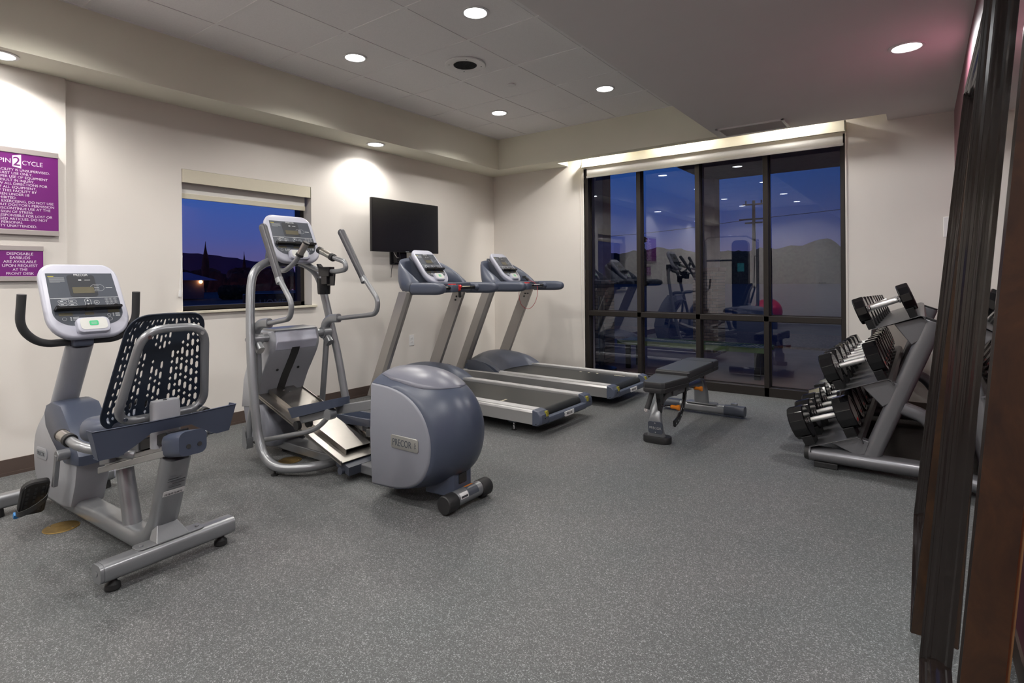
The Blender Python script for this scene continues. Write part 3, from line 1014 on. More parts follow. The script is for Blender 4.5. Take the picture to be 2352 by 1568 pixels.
    P2([(-0.018, y0 - 0.006), (0.018, y0 - 0.006), (0.018, y0 + 0.012), (-0.018, y0 + 0.012)], 0.004, 0.037, mb)
    obj('book_rack', mb, 'blackgl', body)
    # start pad: raised rounded block with a white face and green button
    pw_, ph_ = w * 0.40, h * 0.20
    cy = h * 0.135
    S = []
    for kk, ww in ((0.0, -0.01), (0.0, 0.018), (0.003, 0.023), (0.008, 0.025)):
        S.append([M4 @ Vector((p[0], p[1], ww)) for p in rrect(pw_ - kk * 2, ph_ - kk * 2, 0.026 - kk, 6, cy=cy)])
    pad = obj('start_pad', MB().loft(S), 'lilac', body)
    mb = P2(rrect(pw_ * 0.80, ph_ * 0.74, 0.018, 6, cy=cy + 0.004), 0.02, 0.0262)
    P2(rrect(pw_ * 0.27, ph_ * 0.30, 0.006, 5, cy=cy + 0.006), 0.02, 0.0275)
    o = obj('pad_face', mb, mat('pad_face_white', (0.62, 0.63, 0.60), 0.4), body)
    mb = P2(rrect(pw_ * 0.27, ph_ * 0.30, 0.006, 5, cy=cy + 0.006), 0.02, 0.0272)
    obj('quick_start_button', mb, 'green', body)
    mb = MB()
    for sy in (1, -1):
        P2([(-0.006, cy + 0.006 + sy * ph_ * 0.28 - 0.0015), (0.006, cy + 0.006 + sy * ph_ * 0.28 - 0.0015), (0.006, cy + 0.006 + sy * ph_ * 0.28 + 0.0015), (-0.006, cy + 0.006 + sy * ph_ * 0.28 + 0.0015)], 0.02, 0.0268, mb)
        P2([(-0.012, cy + 0.006 + sy * 0.003 - 0.001), (0.012, cy + 0.006 + sy * 0.003 - 0.001), (0.012, cy + 0.006 + sy * 0.003 + 0.001), (-0.012, cy + 0.006 + sy * 0.003 + 0.001)], 0.02, 0.0278, mb)
    obj('pad_print', mb, 'ink', body)
    return body

def console_frame(bottom, top, yc):
    """face plane leaning in xz; u = +y (right as the user sees it when facing -x)"""
    b_ = Vector((bottom[0], yc, bottom[1])); t_ = Vector((top[0], yc, top[1]))
    v = (t_ - b_).normalized()
    return frame4(b_, (0, 1, 0), v)

# ================================================================== RECUMBENT BIKE
YC = -4.895
bike = thing('exercise_bike', 'silver and slate blue recumbent exercise bike with mesh seat back, nearest on the left', 'exercise bike', (2.068, YC, 0))
bike.rotation_euler = (0, 0, radians(3.0))
def B(name, mb, m_, **k): return obj(name, mb, m_, bike, **k)
# rear stabiliser
def bar_section(w, h):
    return rrect(w, h, min(w, h) * 0.32, 4)
mb = MB().prism([(2.068 + a, 0.080 + b_) for a, b_ in bar_section(0.082, 0.074)], 'y', YC - 0.255, YC + 0.250)
rs = B('rear_stabiliser', mb, 'silver')
for s in (-1, 1):
    y0 = YC + s * (0.255 if s < 0 else 0.250)
    mb = MB().prism([(2.068 + a, 0.080 + b_) for a, b_ in bar_section(0.079, 0.071)], 'y', y0, y0 + s * 0.014)
    mb.cyl((2.068, y0 + s * 0.0142, 0.080), (2.068, y0 + s * 0.016, 0.080), 0.011, n=12)
    obj('end_cap', mb, 'silver', rs, bevel=0.002)
    mb = MB().lathe([(0.001, 0), (0.025, 0), (0.028, 0.005), (0.026, 0.022), (0.016, 0.030), (0.010, 0.046), (0.001, 0.046)], c=(2.07, YC + s * 0.215, 0), n=20)
    obj('levelling_foot', mb, 'black', rs)
mb = MB().prism(rrect(0.27, 0.070, 0.02, cx=0, cy=0), 'z', 0.116, 0.122)
mb.xf(Matrix.Translation((2.062, YC, 0)) @ Matrix.Rotation(pi / 2, 4, 'Z'))
for s in (-1, 1):
    mb.cyl((2.066, YC + s * 0.112, 0.121), (2.066, YC + s * 0.112, 0.128), 0.009, n=6)
B('mounting_plate', mb, 'silver', bevel=0.0015)
# gusset between post and bar
mb = MB().hexa([(2.03, YC - 0.066, 0.121), (2.095, YC - 0.066, 0.121), (2.095, YC + 0.066, 0.121), (2.03, YC + 0.066, 0.121),
                (2.01, YC - 0.040, 0.175), (2.045, YC - 0.040, 0.175), (2.045, YC + 0.040, 0.175), (2.01, YC + 0.040, 0.175)])
B('gusset', mb, 'silver', bevel=0.003)
# main frame: flat tube running back and curving up
path = fillet([(0.74, YC, 0.080), (1.30, YC, 0.070), (1.965, YC, 0.062), (2.125, YC, 0.475)], 0.17, 10)
prof = [(b_, a) for a, b_ in rrect(0.078, 0.108, 0.030, 5)]
mb = MB().sweep(path, prof, up=(0, 1, 0))
B('main_frame', mb, 'silver', sharp=50)
mb = MB().prism([(YC - 0.03, 0.30), (YC + 0.035, 0.30), (YC + 0.035, 0.325), (YC - 0.03, 0.325)], 'x', 0, 0.001)
# stickers on the rear face of the post
d_ = (Vector((2.135, 0, 0.475)) - Vector((2.03, 0, 0.27))).normalized()
nrm = Vector((d_.z, 0, -d_.x))
base_p = Vector((2.088, YC, 0.375)) + nrm * 0.0425
F4 = frame4(base_p, (0, 1, 0), d_)
mb = MB().box(-0.045, 0.040, -0.055, -0.028, 0, 0.001).xf(F4)
B('white_sticker', mb, 'label')
mb = MB()
for k in range(12):
    mb.box(-0.038 + k * 0.006, -0.035 + k * 0.006, -0.052, -0.042, 0.001, 0.0014)
mb.box(-0.04, 0.0, 0.03, 0.034, 0, 0.001).box(-0.04, 0.03, 0.02, 0.023, 0, 0.001).box(-0.02, 0.03, 0.005, 0.009, 0, 0.001).box(-0.03, 0.02, -0.012, -0.009, 0, 0.001)
mb.xf(F4)
B('printed_marks', mb, 'overlay_dark')
# front stabiliser
mb = MB().prism([(0.79 + a, 0.075 + b_) for a, b_ in bar_section(0.075, 0.07)], 'y', YC - 0.28, YC + 0.28)
fs = B('front_stabiliser', mb, 'silver', bevel=0.003)
for s in (-1, 1):
    mb = MB().cyl((0.79, YC + s * 0.24, 0), (0.79, YC + s * 0.24, 0.045), 0.036, 0.03, n=20)
    obj('foot', mb, 'black', fs)
    mb = MB().prism(rrect(0.07, 0.066, 0.022, cx=0.79, cy=0.075), 'y', YC + s * 0.279, YC + s * 0.287)
    obj('end_cap', mb, 'lilac', fs)
# shroud: shaped by sections across y
def section_loft(outA, outB, y0, y1, yc, n=10, pw=2.6):
    """outA: outline at the flat sides, outB: outline on the middle plane"""
    S = []
    for i in range(n + 1):
        t_ = -1 + 2 * i / n
        k = (1 - abs(t_) ** pw)
        y = yc + t_ * (y1 - y0) / 2
        S.append([(a[0] + (b_[0] - a[0]) * k, y, a[1] + (b_[1] - a[1]) * k) for a, b_ in zip(outA, outB)])
    return MB().loft(S)
shA = [(1.00, 0.560), (0.90, 0.51), (0.79, 0.41), (0.755, 0.30), (0.775, 0.17), (0.86, 0.10), (0.97, 0.075), (1.15, 0.07), (1.24, 0.085), (1.295, 0.20), (1.325, 0.33), (1.16, 0.33), (1.08, 0.42), (1.02, 0.50)]
shA = [(v.x, v.z) for v in smooth([(a, 0, b_) for a, b_ in shA[:7]], 3)] + shA[7:]
def shift(poly, dx, dz, k=1.0, c=(1.05, 0.33)):
    return [(c[0] + (x - c[0]) * k + dx, c[1] + (z - c[1]) * k + dz) for x, z in poly]
mb = MB()
offs = [(-0.075, 0.95), (-0.070, 0.985), (-0.055, 1.0), (0.055, 1.0), (0.070, 0.985), (0.075, 0.95)]
mb.loft([[(x, YC + o_, z) for x, z in shift(shA, 0, 0, k_)] for o_, k_ in offs])
body = B('drive_shroud', mb, 'shroud', sharp=40)
# upper slate cover (saddle over mast base, sloping down to the rear)
cvA = [(0.965, 0.565), (0.940, 0.525), (0.955, 0.46), (1.03, 0.40), (1.10, 0.355), (1.15, 0.325), (1.20, 0.30), (1.375, 0.315), (1.375, 0.36), (1.29, 0.46), (1.16, 0.58), (1.04, 0.59)]
mb = MB()
offs = [(-0.084, 0.94), (-0.081, 0.98), (-0.066, 1.0), (0.066, 1.0), (0.081, 0.98), (0.084, 0.94)]
mb.loft([[(x, YC + o_, z) for x, z in shift(cvA, 0, 0, k_, (1.14, 0.45))] for o_, k_ in offs])
B('upper_cover', mb, 'slate', sharp=40)
# logo plate on the shroud side
F4 = frame4((0.885, YC - 0.0755, 0.300), (1, 0, 0.04), (-0.04, 0, 1))
mb = MB()
mb.loft([[F4 @ Vector((a, b_, w_)) for a, b_ in rrect(0.14 + e_, 0.054 + e_, 0.021, 5)] for w_, e_ in ((0, 0.006), (0.003, 0.006), (0.004, 0.0))])
lp = B('logo_plate', mb, 'shroud')
mb = MB().loft([[F4 @ Vector((a, b_, w_)) for a, b_ in rrect(0.12, 0.034, 0.012, 5)] for w_ in (0.003, 0.0046)])
obj('logo_inset', mb, 'inkgrey', lp)
text('logo', 'PRECOR', 0.030, F4 @ Matrix.Translation((0, -0.011, 0.005)), 'overlay', lp, align='CENTER', width=0.10)
# mast
mb = MB().tube([(0.93, YC, 0.52), (1.165, YC, 0.885)], 0.060, 22, sy=0.66, up=(1, 0, 0.5))
B('mast', mb, 'shroud')
mb = MB().box(1.13, 1.22, YC - 0.045, YC + 0.045, 0.875, 0.95)
B('mast_collar', mb, 'slate_tm', bevel=0.012)
# console handlebars: one bent bar
pth = fillet([(1.235, YC - 0.250, 1.145), (1.215, YC - 0.255, 0.985), (1.19, YC - 0.17, 0.900), (1.175, YC - 0.05, 0.900)], 0.10, 8)
mb = MB().tube(pth, [0.0185] * len(pth), 16)
B('front_handlebar', mb, 'foam')
pth = fillet([(1.235, YC + 0.232, 1.145), (1.215, YC + 0.236, 0.985), (1.19, YC + 0.17, 0.900), (1.175, YC + 0.05, 0.900)], 0.10, 8)
mb = MB().tube(pth, [0.0185] * len(pth), 16)
B('front_handlebar', mb, 'foam')
console(bike, console_frame((1.265, 0.925), (1.045, 1.305), YC + 0.030), w=0.362, h=0.43)
# crank, pedal with strap
mb = MB().cyl((1.26, YC - 0.06, 0.362), (1.26, YC - 0.135, 0.362), 0.026, n=20)
mb.loft([[(x, YC - 0.118, z), (x + 0.026, YC - 0.118, z), (x + 0.026, YC - 0.138, z), (x, YC - 0.138, z)] for x, z in ((1.247, 0.365), (1.205, 0.205))])
B('crank_arm', mb, 'silver', bevel=0.003)
mb = MB().cyl((1.26, YC + 0.06, 0.362), (1.26, YC + 0.135, 0.362), 0.026, n=20)
mb.loft([[(x, YC + 0.138, z), (x + 0.026, YC + 0.138, z), (x + 0.026, YC + 0.118, z), (x, YC + 0.118, z)] for x, z in ((1.247, 0.365), (1.275, 0.505))])
B('crank_arm', mb, 'silver', bevel=0.003)
def pedal(c, s):
    F4 = Matrix.Translation(c) @ Matrix.Rotation(radians(-62), 4, 'Y') @ Matrix.Rotation(0.12 * s + pi, 4, 'X')
    mb = MB()
    out = rrect(0.20, 0.105, [0.02, 0.02, 0.045, 0.045], 5)
    mb.loft([[F4 @ Vector((a * k_, b_ * k_, w_)) for a, b_ in out] for w_, k_ in ((-0.017, 0.9), (-0.012, 1.0), (0.008, 1.0), (0.014, 0.93))])
    p = B('pedal', mb, 'black')
    mb = MB()
    for i in range(6):
        for j in range(3):
            mb.box(-0.075 + i * 0.026, -0.060 + i * 0.026, -0.034 + j * 0.028, -0.024 + j * 0.028, 0.012, 0.0165)
    mb.box(-0.08, 0.08, -0.042, -0.038, 0.01, 0.017).box(-0.08, 0.08, 0.038, 0.042, 0.01, 0.017)
    mb.xf(F4)
    obj('tread', mb, 'foam', p)
    pts = smooth([F4 @ Vector(q) for q in ((-0.075, 0.055, 0), (-0.06, 0.045, 0.035), (-0.02, 0.0, 0.050), (0.02, -0.04, 0.040), (0.045, -0.055, 0.0))], 6)
    mb = MB().sweep(pts, [(-0.014, -0.0015), (0.014, -0.0015), (0.014, 0.0015), (-0.014, 0.0015)], up=F4.to_3x3() @ Vector((1, 0, 0)))
    obj('strap', mb, 'foam', p)
    mb = MB().box(-0.105, -0.085, 0.040, 0.062, -0.012, 0.010).box(-0.113, -0.103, 0.044, 0.056, -0.008, 0.004)
    mb.xf(F4)
    obj('strap_buckle', mb, 'blue', p)
pedal(Vector((1.165, YC - 0.195, 0.165)), -1)
pedal(Vector((1.29, YC + 0.195, 0.50)), 1)
# seat post, rail, carriage
mb = MB().tube([(1.735, YC, 0.070), (1.655, YC, 0.335)], [0.038, 0.035], 18)
B('seat_post', mb, 'silver')
sl = (0.475 - 0.285) / (2.115 - 1.46)
def rail_z(x): return 0.285 + (x - 1.46) * sl
def along(x0, x1, y0, y1, d0, d1):
    return [(x0, y0, rail_z(x0) + d0), (x1, y0, rail_z(x1) + d0), (x1, y1, rail_z(x1) + d0), (x0, y1, rail_z(x0) + d0),
            (x0, y0, rail_z(x0) + d1), (x1, y0, rail_z(x1) + d1), (x1, y1, rail_z(x1) + d1), (x0, y1, rail_z(x0) + d1)]
mb = MB().hexa(along(1.52, 2.14, YC - 0.060, YC + 0.062, 0.0, 0.028))
mb.hexa(along(1.53, 2.14, YC - 0.035, YC + 0.035, 0.028, 0.05))
B('seat_rail', mb, 'alu', bevel=0.003)
mb = MB().hexa(along(1.60, 1.90, YC - 0.052, YC + 0.052, 0.05, 0.105))
mb.hexa(along(1.58, 1.68, YC - 0.075, YC - 0.045, 0.035, 0.09))
B('seat_carriage', mb, 'silver', bevel=0.004)
mb = MB().hexa(along(1.90, 2.14, YC - 0.045, YC + 0.045, 0.055, 0.10))
B('carriage_cover', mb, 'blackgl', bevel=0.004)
mb = MB()
for y in (YC - 0.078, YC - 0.078):
    mb.cyl((1.62, YC - 0.085, rail_z(1.62) + 0.07), (1.62, YC - 0.06, rail_z(1.62) + 0.07), 0.008, n=8)
    mb.cyl((1.84, YC - 0.06, rail_z(1.84) + 0.085), (1.84, YC - 0.05, rail_z(1.84) + 0.085), 0.010, n=6)
B('carriage_bolts', mb, 'chrome')
mb = MB()
x0, x1 = 2.12, 2.26
mb.loft([[(x, YC + y * k_, rail_z(2.1) + z + (x - 2.1) * sl * 0.7) for y, z in rrect(0.118, 0.098, 0.028, 5, cy=0.045)] for x, k_ in ((x0, 0.92), (x0 + 0.02, 1.0), (x1 - 0.012, 1.0), (x1, 0.93))])
rc = B('rail_end_cover', mb, 'slate', sharp=45)
mb = MB()
for dy in (-0.018, 0.026):
    mb.cyl((x1 - 0.004, YC + dy, rail_z(2.1) + 0.065), (x1 + 0.002, YC + dy, rail_z(2.1) + 0.066), 0.009, n=14)
obj('plug_holes', mb, 'black', rc)
# seat pad
mb = MB()
S = []
for x, hw, zc_, th in ((1.58, 0.06, 0.535, 0.03), (1.61, 0.12, 0.545, 0.07), (1.66, 0.175, 0.555, 0.095), (1.74, 0.205, 0.562, 0.10), (1.84, 0.205, 0.570, 0.10), (1.895, 0.18, 0.575, 0.08), (1.92, 0.14, 0.578, 0.05)):
    S.append([(x, YC + a, zc_ + b_) for a, b_ in rrect(hw * 2, th, th * 0.45, 5)])
B('seat_pad', MB().loft(S), 'slate', sharp=60)
# side grips
for s, yg in ((-1, YC - 0.272), (1, YC + 0.272)):
    yb_ = YC + s * 0.13
    pth = fillet([(1.82, yg, 0.562), (1.96, yg, 0.545), (2.06, yb_, 0.50)], 0.10, 8)
    mb = MB().tube(pth, 0.019, 16)
    g = B('side_grip', mb, 'silver')
    mb = MB().tube([(1.758, yg, 0.569), (1.833, yg, 0.561)], 0.0235, 20)
    obj('pulse_sensor', mb, 'steel', g)
    mb = MB().tube([(1.826, yg, 0.562), (1.850, yg, 0.559)], 0.0265, 20)
    mb.tube([(1.750, yg, 0.570), (1.761, yg, 0.569)], 0.0245, 20)
    obj('grip_ring', mb, 'black', g)
# back tube frame (rounded trapezoid) behind the mesh
def bk(y, z, dx=0.0):
    return (1.93 + (z - 0.60) * 0.33 + dx, y, z)
yb = YC + 0.004
pts = [bk(yb - 0.180, 0.625, 0.06), bk(yb - 0.122, 1.005, 0.06), bk(yb + 0.122, 1.005, 0.06), bk(yb + 0.180, 0.625, 0.06)]
loop = []
V_ = [Vector(p) for p in pts]
for i in range(4):
    a, b_, c_ = V_[i - 1], V_[i], V_[(i + 1) % 4]
    r_ = 0.085
    s0 = b_ + (a - b_).normalized() * r_; s1 = b_ + (c_ - b_).normalized() * r_
    for j in range(9):
        t_ = j / 8
        loop.append(s0 * (1 - t_) ** 2 + b_ * 2 * t_ * (1 - t_) + s1 * t_ ** 2)
S = []
n = len(loop)
ctr = sum(V_, Vector()) / 4
for i in range(n):
    d = (loop[(i + 1) % n] - loop[i - 1]).normalized()
    q = Vector((1, 0, -0.33)).normalized()
    q = (q - d * q.dot(d)).normalized()
    w_ = d.cross(q)
    S.append([loop[i] + (q * cos(2 * pi * k / 14) + w_ * sin(2 * pi * k / 14)) * 0.0175 for k in range(14)])
bt = B('backrest_frame', MB().loft(S, closed=True), 'silver')
for (y, z) in ((yb - 0.104, 0.975), (yb + 0.104, 0.975), (yb + 0.150, 0.640), (yb - 0.150, 0.640)):
    p = Vector(bk(y, z, 0.076))
    obj('frame_screw', MB().cyl(p, p + Vector((0.006, 0, 0)), 0.0085, n=12), 'chrome', bt)
# navy slotted shell
NU, NV = 200, 200
zb0, zb1 = 0.575, 1.065
def shell(u, v, dx=0.0):
    z = zb0 + (zb1 - zb0) * v
    hw = 0.214 - 0.064 * v ** 1.1
    k = 1.0
    e0 = 0.20
    if v < e0: k = sqrt(max(0, 1 - ((e0 - v) / e0) ** 2.6)) * 0.5 + 0.5
    if v > 1 - 0.16: k = sqrt(max(0, 1 - ((v - 0.84) / 0.16) ** 2.6)) * 0.45 + 0.55
    yy = yb + u * hw * k
    x = 1.915 + (z - 0.6) * 0.33 - 0.035 * (1 - u * u) + 0.0 + dx + 0.02 * max(0, v - 0.85) * 5
    return (x, yy, z)
rnd = random.Random(3)
hole = set()
ncol = 17
for c0_ in range(ncol):
    uc = -0.86 + c0_ * 1.72 / (ncol - 1)
    v = 0.07 + (0.03 if c0_ % 2 else 0.0)
    while v < 0.95:
        ln = 0.07 if (c0_ + int(v * 20)) % 3 else 0.035
        v1_ = min(v + ln, 0.955)
        # keep solid: two diagonal ribs from the top corners into a central spine, and the spine
        def solid(u, vv):
            if abs(u) > 0.93: return True
            if 0.60 < vv < 0.86 and abs(abs(u) - (vv - 0.58) * 2.3) < 0.075: return True
            if vv <= 0.62 and 0.13 < abs(u) < 0.235: return True
            return 0.56 < vv < 0.66 and abs(u) < 0.1
        vm = (v + v1_) / 2
        if not solid(uc, vm) and not solid(uc, v) and not solid(uc, v1_):
            i0 = int((uc + 1) / 2 * NU)
            j0, j1 = int(v * NV), int(v1_ * NV)
            for i in range(i0 - 3, i0 + 3):
                cut = 2 if i in (i0 - 3, i0 + 2) else 1 if i in (i0 - 2, i0 + 1) else 0
                for j in range(j0 + cut, j1 - cut):
                    hole.add((i, j))
        v = v1_ + 0.024
V, F = [], []
for j in range(NV + 1):
    for i in range(NU + 1):
        V.append(shell(-1 + 2 * i / NU, j / NV))
for j in range(NV):
    for i in range(NU):
        if (i, j) in hole: continue
        a = j * (NU + 1) + i
        F.append((a, a + 1, a + NU + 2, a + NU + 1))
mb = MB().add(V, F)
sh = B('backrest_shell', mb, 'navy')
sm = sh.modifiers.new('thickness', 'SOLIDIFY'); sm.thickness = 0.006
# block joining the backrest to the seat
mb = MB()
S = []
for z, k_ in ((0.50, 1.0), (0.680, 1.0), (0.695, 0.93)):
    S.append([(2.035 + a * k_, YC + b_ * k_, z) for a, b_ in rrect(0.055, 0.115, 0.024, 6)])
B('backrest_post', MB().loft(S), 'shroud', bevel=0.0)
mb = MB().cyl((2.035, YC, 0.695), (2.035, YC, 0.697), 0.008, n=12)
B('post_bolt', mb, 'black')
# storage tray wrapping the back of the seat
def tray_pt(t_, z):
    y = YC + t_ * 0.285
    x = 2.105 - 0.02 * t_ * t_
    return (x, y, z)
rim_z = lambda t_: 0.630
bot = lambda t_: 0.580 - 0.068 * max(0, (abs(t_) - 0.30) / 0.45 if abs(t_) < 0.75 else 1) ** 0.9
mb = MB()
N_ = 40
V = []
for i in range(N_ + 1):
    t_ = -1 + 2 * i / N_
    inset = 0.03 * max(0, abs(t_) - 0.92) / 0.08
    zb_ = bot(t_) if abs(t_) < 0.97 else bot(t_) + 0.0
    x, y, _ = tray_pt(t_, 0)
    yb2 = y - 0.028 * t_ * (1 if abs(t_) > 0.5 else abs(t_) * 2)
    V.append([(x + 0.006, y, rim_z(t_)), (x, y, rim_z(t_) - 0.004), (x - 0.012, yb2, zb_), (x - 0.016, yb2, zb_), (x - 0.006, y, rim_z(t_) - 0.004), (x - 0.006, y, rim_z(t_))])
mb.loft(V)
for s in (-1, 1):
    # bins that reach forward beside the seat
    t0, t1 = s * 0.60, s * 1.0
    xa = tray_pt(t1, 0)[0]
    ya, yb3 = tray_pt(t0, 0)[1], tray_pt(t1, 0)[1]
    zt, zb_ = rim_z(t1), bot(t1)
    mb.hexa([(xa - 0.06, yb3 - s * 0.026, zb_ + 0.01), (xa - 0.014, yb3 - s * 0.026, zb_), (xa - 0.014, yb3 - s * 0.030, zb_), (xa - 0.06, yb3 - s * 0.030, zb_ + 0.01),
             (xa - 0.05, yb3, zt), (xa, yb3, zt), (xa, yb3 - s * 0.004, zt), (xa - 0.05, yb3 - s * 0.004, zt)])
    mb.box(xa - 0.06, xa - 0.014, min(ya, yb3 - s * 0.026), max(ya, yb3 - s * 0.026), zb_, zb_ + 0.004)
B('storage_tray', mb, 'slate', sharp=40)

# ================================================================== ELLIPTICAL
EC = -3.70
ell = thing('elliptical_trainer', 'grey elliptical trainer with rounded slate blue rear housing and moving handlebars', 'elliptical trainer', (1.8, EC, 0))
def Eo(name, mb, m_, **k): return obj(name, mb, m_, ell, **k)
for s in (-1, 1):
    pts = [(1.66, EC + s * 0.01, 0.062), (1.66, EC + s * 0.10, 0.060), (1.60, EC + s * 0.24, 0.055), (1.46, EC + s * 0.33, 0.055), (1.33, EC + s * 0.345, 0.10), (1.255, EC + s * 0.345, 0.22), (1.205, EC + s * 0.34, 0.42),
           (1.155, EC + s * 0.33, 0.65), (1.10, EC + s * 0.305, 0.90), (1.055, EC + s * 0.275, 1.14), (1.03, EC + s * 0.235, 1.255), (1.015, EC + s * 0.155, 1.315), (1.01, EC + s * 0.07, 1.335), (1.01, EC, 1.338)]
    mb = MB().tube(smooth(pts, 6), 0.0275, 20)
    Eo('hoop_frame', mb, 'silver')
    mb = MB().lathe([(0.001, 0), (0.022, 0), (0.022, 0.008), (0.007, 0.012), (0.007, 0.04), (0.001, 0.04)], c=(1.42, EC + s * 0.335, 0), n=16)
    Eo('levelling_foot', mb, 'black')
# straight tubes from hoop to base at the front
for s in (-1, 1):
    mb = MB().tube([(1.055, EC + s * 0.30, 0.84), (1.03, EC + s * 0.285, 0.28)], 0.0165, 14)
# console with neck
mb = MB()
mb.loft([[(0.99 + a, EC + b_, z) for a, b_ in rrect(0.10, w_, 0.03, 4)] for z, w_ in ((1.30, 0.20), (1.35, 0.24), (1.42, 0.22))])
Eo('console_neck', mb, 'slate_dark')
console(ell, console_frame((1.165, 1.325), (1.005, 1.665), EC + 0.022), w=0.375, h=0.37)
# axle with caps
mb = MB().cyl((1.10, EC - 0.30, 0.815), (1.10, EC + 0.30, 0.815), 0.026, n=20)
mb.cyl((1.10, EC - 0.335, 0.815), (1.10, EC - 0.30, 0.815), 0.013, 0.021, n=20).cyl((1.10, EC + 0.30, 0.815), (1.10, EC + 0.335, 0.815), 0.021, 0.013, n=20)
Eo('pivot_axle', mb, 'silver')
# moving handlebars
for s in (-1, 1):
    y = EC + s * 0.265
    yo = EC + s * 0.285
    # cast hub arm
    P_ = [(1.155, y, 0.74), (1.10, y, 0.80), (1.10, y, 0.87), (1.16, y, 0.915), (1.26, y, 0.925)]
    mb = MB()
    cs = smooth(P_, 5)
    prof = rrect(0.045, 0.062, 0.018, 4)
    mb.sweep(cs, prof, up=(0, 1, 0))
    mb.cyl((1.10, y - 0.03, 0.815), (1.10, y + 0.03, 0.815), 0.042, n=20)
    hub = Eo('handle_hub', mb, 'silver', sharp=45)
    xo = 0.12 if s > 0 else 0.0
    pth = fillet([(1.22, y, 0.918), (1.525 + xo, yo, 0.965), (1.545 + xo, yo, 1.06), (1.40 + xo * .9, yo, 1.22), (1.385 + xo * .85, yo, 1.24)], [0.065, 0.075, 0.1], 8)
    hb = Eo('handlebar', MB().tube(pth, 0.0165, 16), 'silver')
    mb = MB().tube([(1.408 + xo * .85, yo, 1.205), (1.232 + xo * .35, yo, 1.54)], [0.0225, 0.0265], 18)
    mb.sphere((1.232 + xo * .35, yo, 1.54), 0.0265, 8)
    obj('handlebar_grip', mb, 'grip', hb)
    mb = MB().tube([(1.42 + xo * .86, yo, 1.182), (1.404 + xo * .85, yo, 1.213)], [0.0245, 0.0245], 18)
    obj('grip_collar', mb, 'silver', hb)
    # lower lever
    mb = MB().tube(smooth([(1.115, y, 0.78), (1.10, y - s * 0.01, 0.55), (1.04, yo - s * 0.01, 0.30), (1.02, yo, 0.135)], 6), [0.021] * 19, 14)
    mb.box(1.0, 1.045, yo - 0.022, yo + 0.022, 0.09, 0.16)
    mb.prism([(0.995, 0.10), (1.05, 0.09), (1.055, 0.12), (1.02, 0.235), (1.0, 0.235)], 'y', yo + s * 0.024, yo + s * 0.028)
    Eo('lower_lever', mb, 'silver', sharp=40)
    # link to pedal arm
    dz = 0.0 if s < 0 else -0.13
    dx = 0.0 if s < 0 else -0.10
    y2 = EC + s * 0.235
    pth = fillet([(1.02, y2, 0.118), (1.62 + dx, y2, 0.275 + dz * .8), (1.74 + dx, y2, 0.325 + dz), (1.84 + dx, y2, 0.41 + dz)], 0.08, 6)
    mb = MB().tube(pth, 0.0155, 14)
    mb.cyl((1.845 + dx, y2 - 0.022, 0.415 + dz), (1.845 + dx, y2 + 0.022, 0.415 + dz), 0.032, n=18)
    mb.cyl((1.02, yo + 0.02, 0.118), (1.02, y2 - 0.02, 0.118), 0.012, n=12)
    Eo('link_rod', mb, 'silver')
# tower
rearc = [(1.130, 0.860), (1.150, 0.79), (1.135, 0.72), (1.07, 0.62), (1.0, 0.52), (0.935, 0.40), (0.92, 0.32)]
rs_ = [(v.x, v.z) for v in smooth([(a, 0, b_) for a, b_ in rearc], 4)]
frontc = [(0.72, 0.30), (0.76, 0.50), (0.86, 0.70), (0.94, 0.82), (0.98, 0.860)]
outl = rs_ + frontc
mb = MB()
cx_, cz_ = 0.97, 0.6
S = []
for o_, k_ in ((-0.190, 0.86), (-0.187, 0.92), (-0.172, 0.97), (-0.15, 1.0), (0.15, 1.0), (0.172, 0.97), (0.187, 0.92), (0.190, 0.86)):
    S.append([(cx_ + (x - cx_) * k_, EC + o_ * (1.0 - 0.10 * (0.9 - z)), cz_ + (z - cz_) * (k_ * 0.3 + 0.7)) for x, z in outl])
tw = Eo('tower_cover', MB().loft(S), 'shroud', sharp=45)
# dark guide slot following the curved rear face
S = []
for (x, z) in rs_[7:]:
    S.append([(x + 0.003, EC - 0.034, z), (x + 0.003, EC + 0.026, z), (x - 0.004, EC + 0.026, z), (x - 0.004, EC - 0.034, z)])
obj('guide_slot', MB().loft(S), 'black', tw)
mb = MB()
for dy in (-0.085, 0.075):
    mb.cyl((1.035, EC + dy, 0.585), (1.047, EC + dy, 0.58), 0.009, n=12)
obj('cover_screws', mb, 'black', tw)
mb = MB()
mb.loft([[(x, EC + o_, z) for x, z in ((1.140, 0.862), (1.165, 0.785), (1.140, 0.725), (1.11, 0.725), (1.10, 0.862))] for o_ in (-0.155, 0.155)])
Eo('tower_cap', mb, 'lilac', bevel=0.006)
mb = MB()
mb.loft([[(x, EC + o_, z) for x, z in ((0.97, 0.855), (1.145, 0.855), (1.155, 0.864), (1.13, 0.874), (0.98, 0.874))] for o_ in (-0.16, 0.16)])
Eo('tower_rim', mb, 'silver', bevel=0.003)
# bucket below the ramp
mb = MB()
S = []
for z, x0, x1, hw in ((0.05, 0.83, 1.02, 0.12), (0.065, 0.79, 1.06, 0.14), (0.10, 0.765, 1.075, 0.155), (0.22, 0.735, 1.06, 0.17), (0.34, 0.72, 0.98, 0.175)):
    S.append([((x0 + x1) / 2 + a, EC + b_, z) for a, b_ in rrect(x1 - x0, hw * 2, 0.05, 5)])
Eo('front_housing', MB().loft(S), 'panelgrey')
# base rail
mb = MB().box(0.95, 2.2, EC - 0.062, EC + 0.062, 0.028, 0.085)
Eo('base_rail', mb, 'silver', bevel=0.008)
for x in (0.95,):
    mb = MB().lathe([(0.001, 0), (0.025, 0), (0.02, 0.03), (0.001, 0.03)], c=(x + 0.05, EC, 0), n=16)
    Eo('levelling_foot', mb, 'black')
